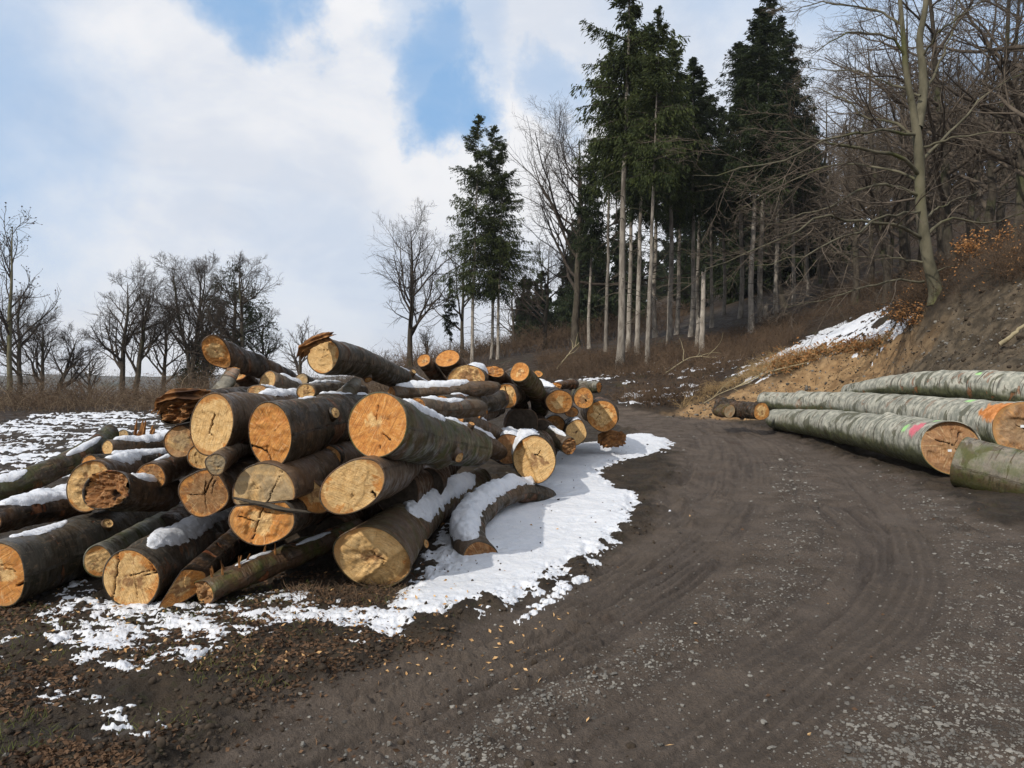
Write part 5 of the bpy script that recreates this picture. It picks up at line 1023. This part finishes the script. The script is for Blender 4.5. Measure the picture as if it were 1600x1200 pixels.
def build_stuff():
    rg = np.random.default_rng(21)
    # gravel
    q = np.concatenate([view_pts(rg, 90000, -60, 1700, 640, 1240), view_pts(rg, 60000, 500, 1700, 700, 1240)]); g = MASK['gravel'](q[:, 0], q[:, 1]); rd = MASK['road'](q[:, 0], q[:, 1])
    keep = rg.uniform(size=len(q)) < np.clip(g, 0, 1) ** 1.2 * .26 + .022 * rd + .006 * (1 - rd); keep &= MASK['snow'](q[:, 0], q[:, 1]) < 0; q = q[keep]
    s = np.clip(rg.lognormal(math.log(.0085), .5, len(q)), .003, .026) * np.clip(q[:, 1] / 7, .75, 1.8)
    v, f = blobs(rg, np.c_[q, H_(q[:, 0], q[:, 1]) + s * .12], s); tag(mk('gravel', v, [f], M['stone'], smooth=False), 'grey gravel stones scattered over the muddy forest road', kind='stuff')
    # clods of mud and trodden soil beside the road and along the snow's edge
    q = np.concatenate([view_pts(rg, 26000, -60, 1100, 690, 1240)]); m = MASK['lip'](q[:, 0], q[:, 1]); rd = MASK['road'](q[:, 0], q[:, 1]); sn = MASK['snow'](q[:, 0], q[:, 1])
    keep = rg.uniform(size=len(q)) < np.clip(m * .55 + .16 * (1 - rd) + .012 * rd, 0, 1) * np.where(sn > 0, .10, 1); q = q[keep]; s = np.clip(rg.lognormal(math.log(.011), .5, len(q)), .004, .034)
    v, f = blobs(rg, np.c_[q, H_(q[:, 0], q[:, 1], True) + s * .15], s, .75); tag(mk('mud_clods', v, [f], M['clod_gap_shade']), 'dark clods of churned mud along the edge of the road and snow', kind='stuff')
    # fallen leaves and wood chips
    q = np.concatenate([view_pts(rg, 24000, -80, 720, 900, 1240), view_pts(rg, 5000, -80, 1000, 700, 960), view_pts(rg, 9000, -100, 300, 646, 720), view_pts(rg, 2500, 900, 1700, 800, 1240)])
    rd = MASK['road'](q[:, 0], q[:, 1]); sn = MASK['snow'](q[:, 0], q[:, 1]); cl = fbm2(q[:, 0] * 1.6, q[:, 1] * 1.6, 3, 4)
    keep = rg.uniform(size=len(q)) < np.clip((1 - rd) * sm(cl, .40, .70) * .7 + .02, 0, 1) * np.where(sn > 0, .16, 1); q = q[keep]
    C = np.c_[q, H_(q[:, 0], q[:, 1], True) + .010]; v, f = quads(rg, C, np.c_[rg.normal(size=(len(q), 2)), rg.normal(0, .25, len(q))], .034, .019); tag(mk('fallen_leaves', v, [f], M['dead_leaf'], smooth=False), 'brown fallen leaves and wood chips on the ground by the log pile', kind='stuff')
    q = np.concatenate([view_pts(rg, 420, -40, 900, 900, 1060), view_pts(rg, 14, 700, 1300, 800, 1150), view_pts(rg, 160, 60, 330, 650, 700)]); C = np.c_[q, H_(q[:, 0], q[:, 1], True) + .008]; v, f = quads(rg, C, np.c_[rg.normal(size=(len(q), 2)), rg.normal(0, .3, len(q))], .035, .016); tag(mk('wood_chips', v, [f], M['fresh_chip'], smooth=False), 'fresh pale wood chips strewn before the log pile', kind='stuff')
    # grass tufts by the pile
    q = np.concatenate([view_pts(rg, 1500, -40, 700, 915, 1190)]); cl = fbm2(q[:, 0] * 1.3 + 9, q[:, 1] * 1.3, 3, 14); q = q[(cl > .52) & (MASK['road'](q[:, 0], q[:, 1]) < .3)]
    q = np.repeat(q, 7, 0) + rg.normal(0, .03, (len(q) * 7, 2)); P, Rr = stems(rg, q, .07, .0022, 4, .8, .5); v, f = tubes([(P, Rr, 3)]); tag(mk('grass', v, [f], M['green_blade']), 'short green grass blades in the mud before the log pile', kind='stuff')
    q = inpoly_pts(rg, poly((440, 930), (620, 905), (650, 935), (600, 955), (470, 945)), 1500); P, Rr = stems(rg, q, .10, .003, 5, .9, .9); v, f = tubes([(P, Rr, 3)])
    tag(mk('dead_weeds', v, [f], M['bramble']), 'brown mat of dead weeds under the front of the log pile', kind='stuff')
    # bramble belts
    def belt(label, polys, mat, h, r, n, leafmat=None, nleaf=0, name='brambles', droop=.7, lsz=.07):
        PP, RR = [], []
        for Pg, k in polys:
            xy = inpoly_pts(rg, Pg, k); cl = fbm2(xy[:, 0] * .55, xy[:, 1] * .55, 3, 3); xy = xy[rg.uniform(size=len(xy)) < sm(cl, .25, .6) * .8 + .2]; a, b = stems(rg, xy, 1.0, r, 6, .9, droop); 
            hs = h * (.15 + 1.6 * fbm2(xy[:, 0] * .7 + 40, xy[:, 1] * .7, 3, 23)); a = a[:, :1] + (a - a[:, :1]) * hs[:, None, None]; PP.append(a); RR.append(b)
        P, Rr = np.concatenate(PP), np.concatenate(RR); L2 = sprout(rg, P, Rr, 3, .3, 1, 50, 20, .5, .4, 4, -.05, .25, .7, r * .5, .3, lmin=.12)
        v, f = tubes([(P, Rr, 3), (L2[0], L2[1], 3)]); o = mk(name, v, [f], M[mat]); tag(o, label, kind='stuff')
        if leafmat:
            C = L2[0][:, -1]; C = C[rg.choice(len(C), min(nleaf, len(C)), False)]; v, f = quads(rg, C, rg.normal(size=(len(C), 3)), lsz, lsz * .55); tag(mk('dry_leaves', v, [f], M[leafmat], smooth=False), 'withered leaves hanging on ' + label.split(' ', 2)[-1], kind='stuff')
    belt('brown thicket of brambles along the far edge of the left clearing', [(np.array([(-46, 27.5), (-12.5, 27.2), (-9, 31), (-1, 33), (-1, 42), (-50, 42)]), 9000)], 'bramble', 1.15, .009, 0, 'dead_leaf', 7000, lsz=.08)
    belt('pale arching canes along the far edge of the left clearing', [(np.array([(-46, 27.0), (-12.5, 26.8), (-9, 31), (-1, 33), (-1, 38), (-50, 38)]), 2600)], 'pale_cane', 1.25, .008, 0, None, 0, 'canes', 1.0)
    belt('brown brushwood covering the slope below the spruces', [(poly((840, 598), (960, 590), (1080, 592), (1180, 568), (1260, 520), (1280, 490), (1200, 505), (1120, 530), (960, 555), (840, 560)), 10000), (poly((950, 625), (1100, 600), (1130, 612), (1020, 640)), 700)], 'bramble', .7, .009, 0, 'dead_leaf', 5000, lsz=.09)
    belt('brown undergrowth below the hillside beeches', [(poly((1270, 492), (1400, 478), (1460, 455), (1600, 415), (1700, 380), (1640, 330), (1450, 420), (1280, 465)), 6000)], 'bramble', .9, .010, 0, None, 0)
    belt('dry tufts and twigs on the crest of the cut bank', [(poly((1404, 512), (1462, 476), (1610, 440), (1640, 410), (1460, 450), (1400, 488)), 2600)], 'bramble', .5, .008, 0, 'copper_leaf', 700, lsz=.07)
    belt('pale dry grass fringing the foot of the orange clay', [(poly((1060, 640), (1130, 612), (1190, 588), (1290, 552), (1300, 545), (1180, 580), (1100, 615)), 2200)], 'dry_grass', .38, .007, 0, None, 0, 'dry_grass', 1.0)
    belt('rusty bracken along the edge of the snowy track', [(poly((1200, 590), (1300, 552), (1400, 522), (1420, 508), (1330, 540), (1230, 570)), 1500)], 'dry_grass', .42, .008, 0, 'copper_leaf', 3600, 'bracken', 1.0, lsz=.10)
    belt('dark brushwood on the far slope behind the three spruces', [(np.array([(-14, 58), (4, 56), (14, 62), (22, 90), (4, 100), (-14, 96)]), 5000)], 'bramble', 1.5, .020, 0, None, 0)
    # stones and crumbs on the cut bank
    q = inpoly_pts(rg, BANK, 9000); q = q[MASK['bank'](q[:, 0], q[:, 1]) > .5]; s = np.clip(rg.lognormal(math.log(.022), .6, len(q)), .008, .11)
    v, f = blobs(rg, np.c_[q, H_(q[:, 0], q[:, 1]) + s * .1], s, .8); k = len(q) // 3; tag(mk('bank_rubble', v, [f[:k * 20]], M['stone'], smooth=False), 'pale stones and shale bits lying on the cut bank', kind='stuff'); tag(mk('bank_clods', v, [f[k * 20:]], M['clod_gap_shade']), 'dark crumbs of soil on the cut bank', kind='stuff')
    q = inpoly_pts(rg, BANK, 1500); q = q[(MASK['bank'](q[:, 0], q[:, 1]) > .5) & (fbm2(q[:, 0] * .8, q[:, 1] * .8, 3, 44) > .52)]; P, Rr = stems(rg, q, .35, .006, 6, 1.2, .9); v, f = tubes([(P, Rr, 3)]); tag(mk('bank_roots', v, [f], M['bramble']), 'roots and dry stalks hanging from the cut bank', kind='stuff')
    # copper beech saplings at the big beech's foot
    for px, py, lb, dx in ((1425, 468, 'young beech holding copper leaves left of the big mossy beech', -1), (1515, 452, 'young beech holding copper leaves right of the big mossy beech', 1)):
        D = 22.5; x = (px - 800) / FPX * D; z = gz(x, D); n = 9
        P = np.stack([catmull([(x + rg.normal(0, .1), D + rg.normal(0, .2), z - .1), (x + a * .5, D + b * .3, z + .25 + rg.uniform(0, .2)), (x + a * 1.1 * 1.0, D + b * .7, z + .35 + rg.uniform(0, .35) + (.35 * a * dx if dx > 0 else 0))], 8) for a, b in zip(rg.uniform(-.9, 1.1, n), rg.uniform(-.8, .5, n))])
        L2 = sprout(rg, P, np.full((n, 8), .012), 7, .2, 1, 45, 15, .45, .4, 5, .02, .15, .6, .005, .4, flat=.6); C = L2[0][:, 1:].reshape(-1, 3); C = np.repeat(C, 3, 0) + rg.normal(0, .05, (len(C) * 3, 3))
        root = empty('beech_sapling', (x, D, z), lb, 'young beech', 'young copper-leaved beeches'); v, f = tubes([(P, np.linspace(.014, .006, 8)[None] + np.zeros((n, 1)), 4), (L2[0], L2[1], 3)]); mk('stems', v, [f], M['beech_twig'], root)
        v, f = quads(rg, C, rg.normal(size=(len(C), 3)) * [1, 1, .5], .085, .05); mk('leaves', v, [f], M['copper_leaf'], root, smooth=False)
    # sticks and branches one can point at
    def stick(label, pts, r, mat='pale_twig', name='branch', side=0):
        P = np.array([(*gp(px, py), 0) for px, py, *_ in pts], float)
        P[:, 2] = T0(P[:, 0], P[:, 1]) + .1 + np.array([(q[2] if len(q) > 2 else .03) for q in pts]); P = catmull(P, 14); P[1:-1] += rg.normal(0, r * .2, (12, 3))
        root = empty(name, tuple(P.mean(0)), label, 'branch'); S = [(P[None], np.linspace(r, r * .45, 14)[None], 7)]; v, f = tubes(S); mk('stem', v, [f], M[mat], root)
        if side: L2 = sprout(rg, P[None], np.full((1, 14), r), side, .25, .95, 40, 12, .4, .3, 6, .03, .15, .6, r * .3, .3); v, f = tubes([(L2[0], L2[1], 4)]); mk('side_twigs', v, [f], M[mat], root)
    stick('pale barkless branch lying on the dark bank at the right edge', [(1563, 553, .12), (1580, 545, .2), (1600, 533, .25), (1622, 520, .2)], .06)
    stick('bleached branch lying along the top of the orange clay', [(1150, 612, .05), (1200, 592, .12), (1265, 575, .10)], .035, side=4)
    stick('thin bleached branch at the foot of the orange clay', [(1095, 640, .05), (1130, 622, .10), (1175, 604, .08)], .025, side=3)
    stick('crooked pale branch among the brushwood below the snags', [(1040, 590, .1), (1080, 575, .4), (1120, 572, .3)], .035, side=4)
    stick('dead branch sticking out of the brushwood left of the spruces', [(870, 582, .1), (890, 575, .8), (905, 572, 1.3)], .04, side=3)
# ---------------------------------------------------------------- assemble
H_, MASK = build_ground()
build_pile()
build_beech_logs()
build_conifers()
build_bare()
build_big_beech()
build_stuff()

def build_far():
    # low wooded hills beyond the clearing, and the damp winter air between
    a = np.radians(np.linspace(-75, 40, 240)); rr = np.array([1150, 1280, 1400, 1520, 1640]); A, Q = np.meshgrid(a, rr); X, Y = np.sin(A) * Q, np.cos(A) * Q
    prof = np.array([-12, 8, 16, 12, -12.])[:, None] * (.6 + .8 * fbm2(A * 5 + 3, A * 0 + 2, 4, 5)) ; Z = prof + (fbm2(X * .02, Y * .02, 3, 6) - .5) * 12
    tag(mk('hills', np.stack([X, Y, Z], -1).reshape(-1, 3), [grid_faces(5, 240)], M['hill_wood']), kind='structure')
    m = bpy.data.materials.new('haze'); m.use_nodes = True; t = NT(m.node_tree); t.n.clear(); v = t.add('ShaderNodeVolumePrincipled'); v.inputs['Density'].default_value = HAZE; v.inputs['Color'].default_value = (.86, .91, 1, 1); v.inputs['Anisotropy'].default_value = .2
    o_ = t.add('ShaderNodeOutputMaterial'); t.l.new(v.outputs[0], o_.inputs['Volume']); M['haze'] = m
    o = box('haze', (0, 0, 36), (3700, 3700, 150), 'haze', None); tag(o, kind='stuff')
HAZE = .00022
build_far()
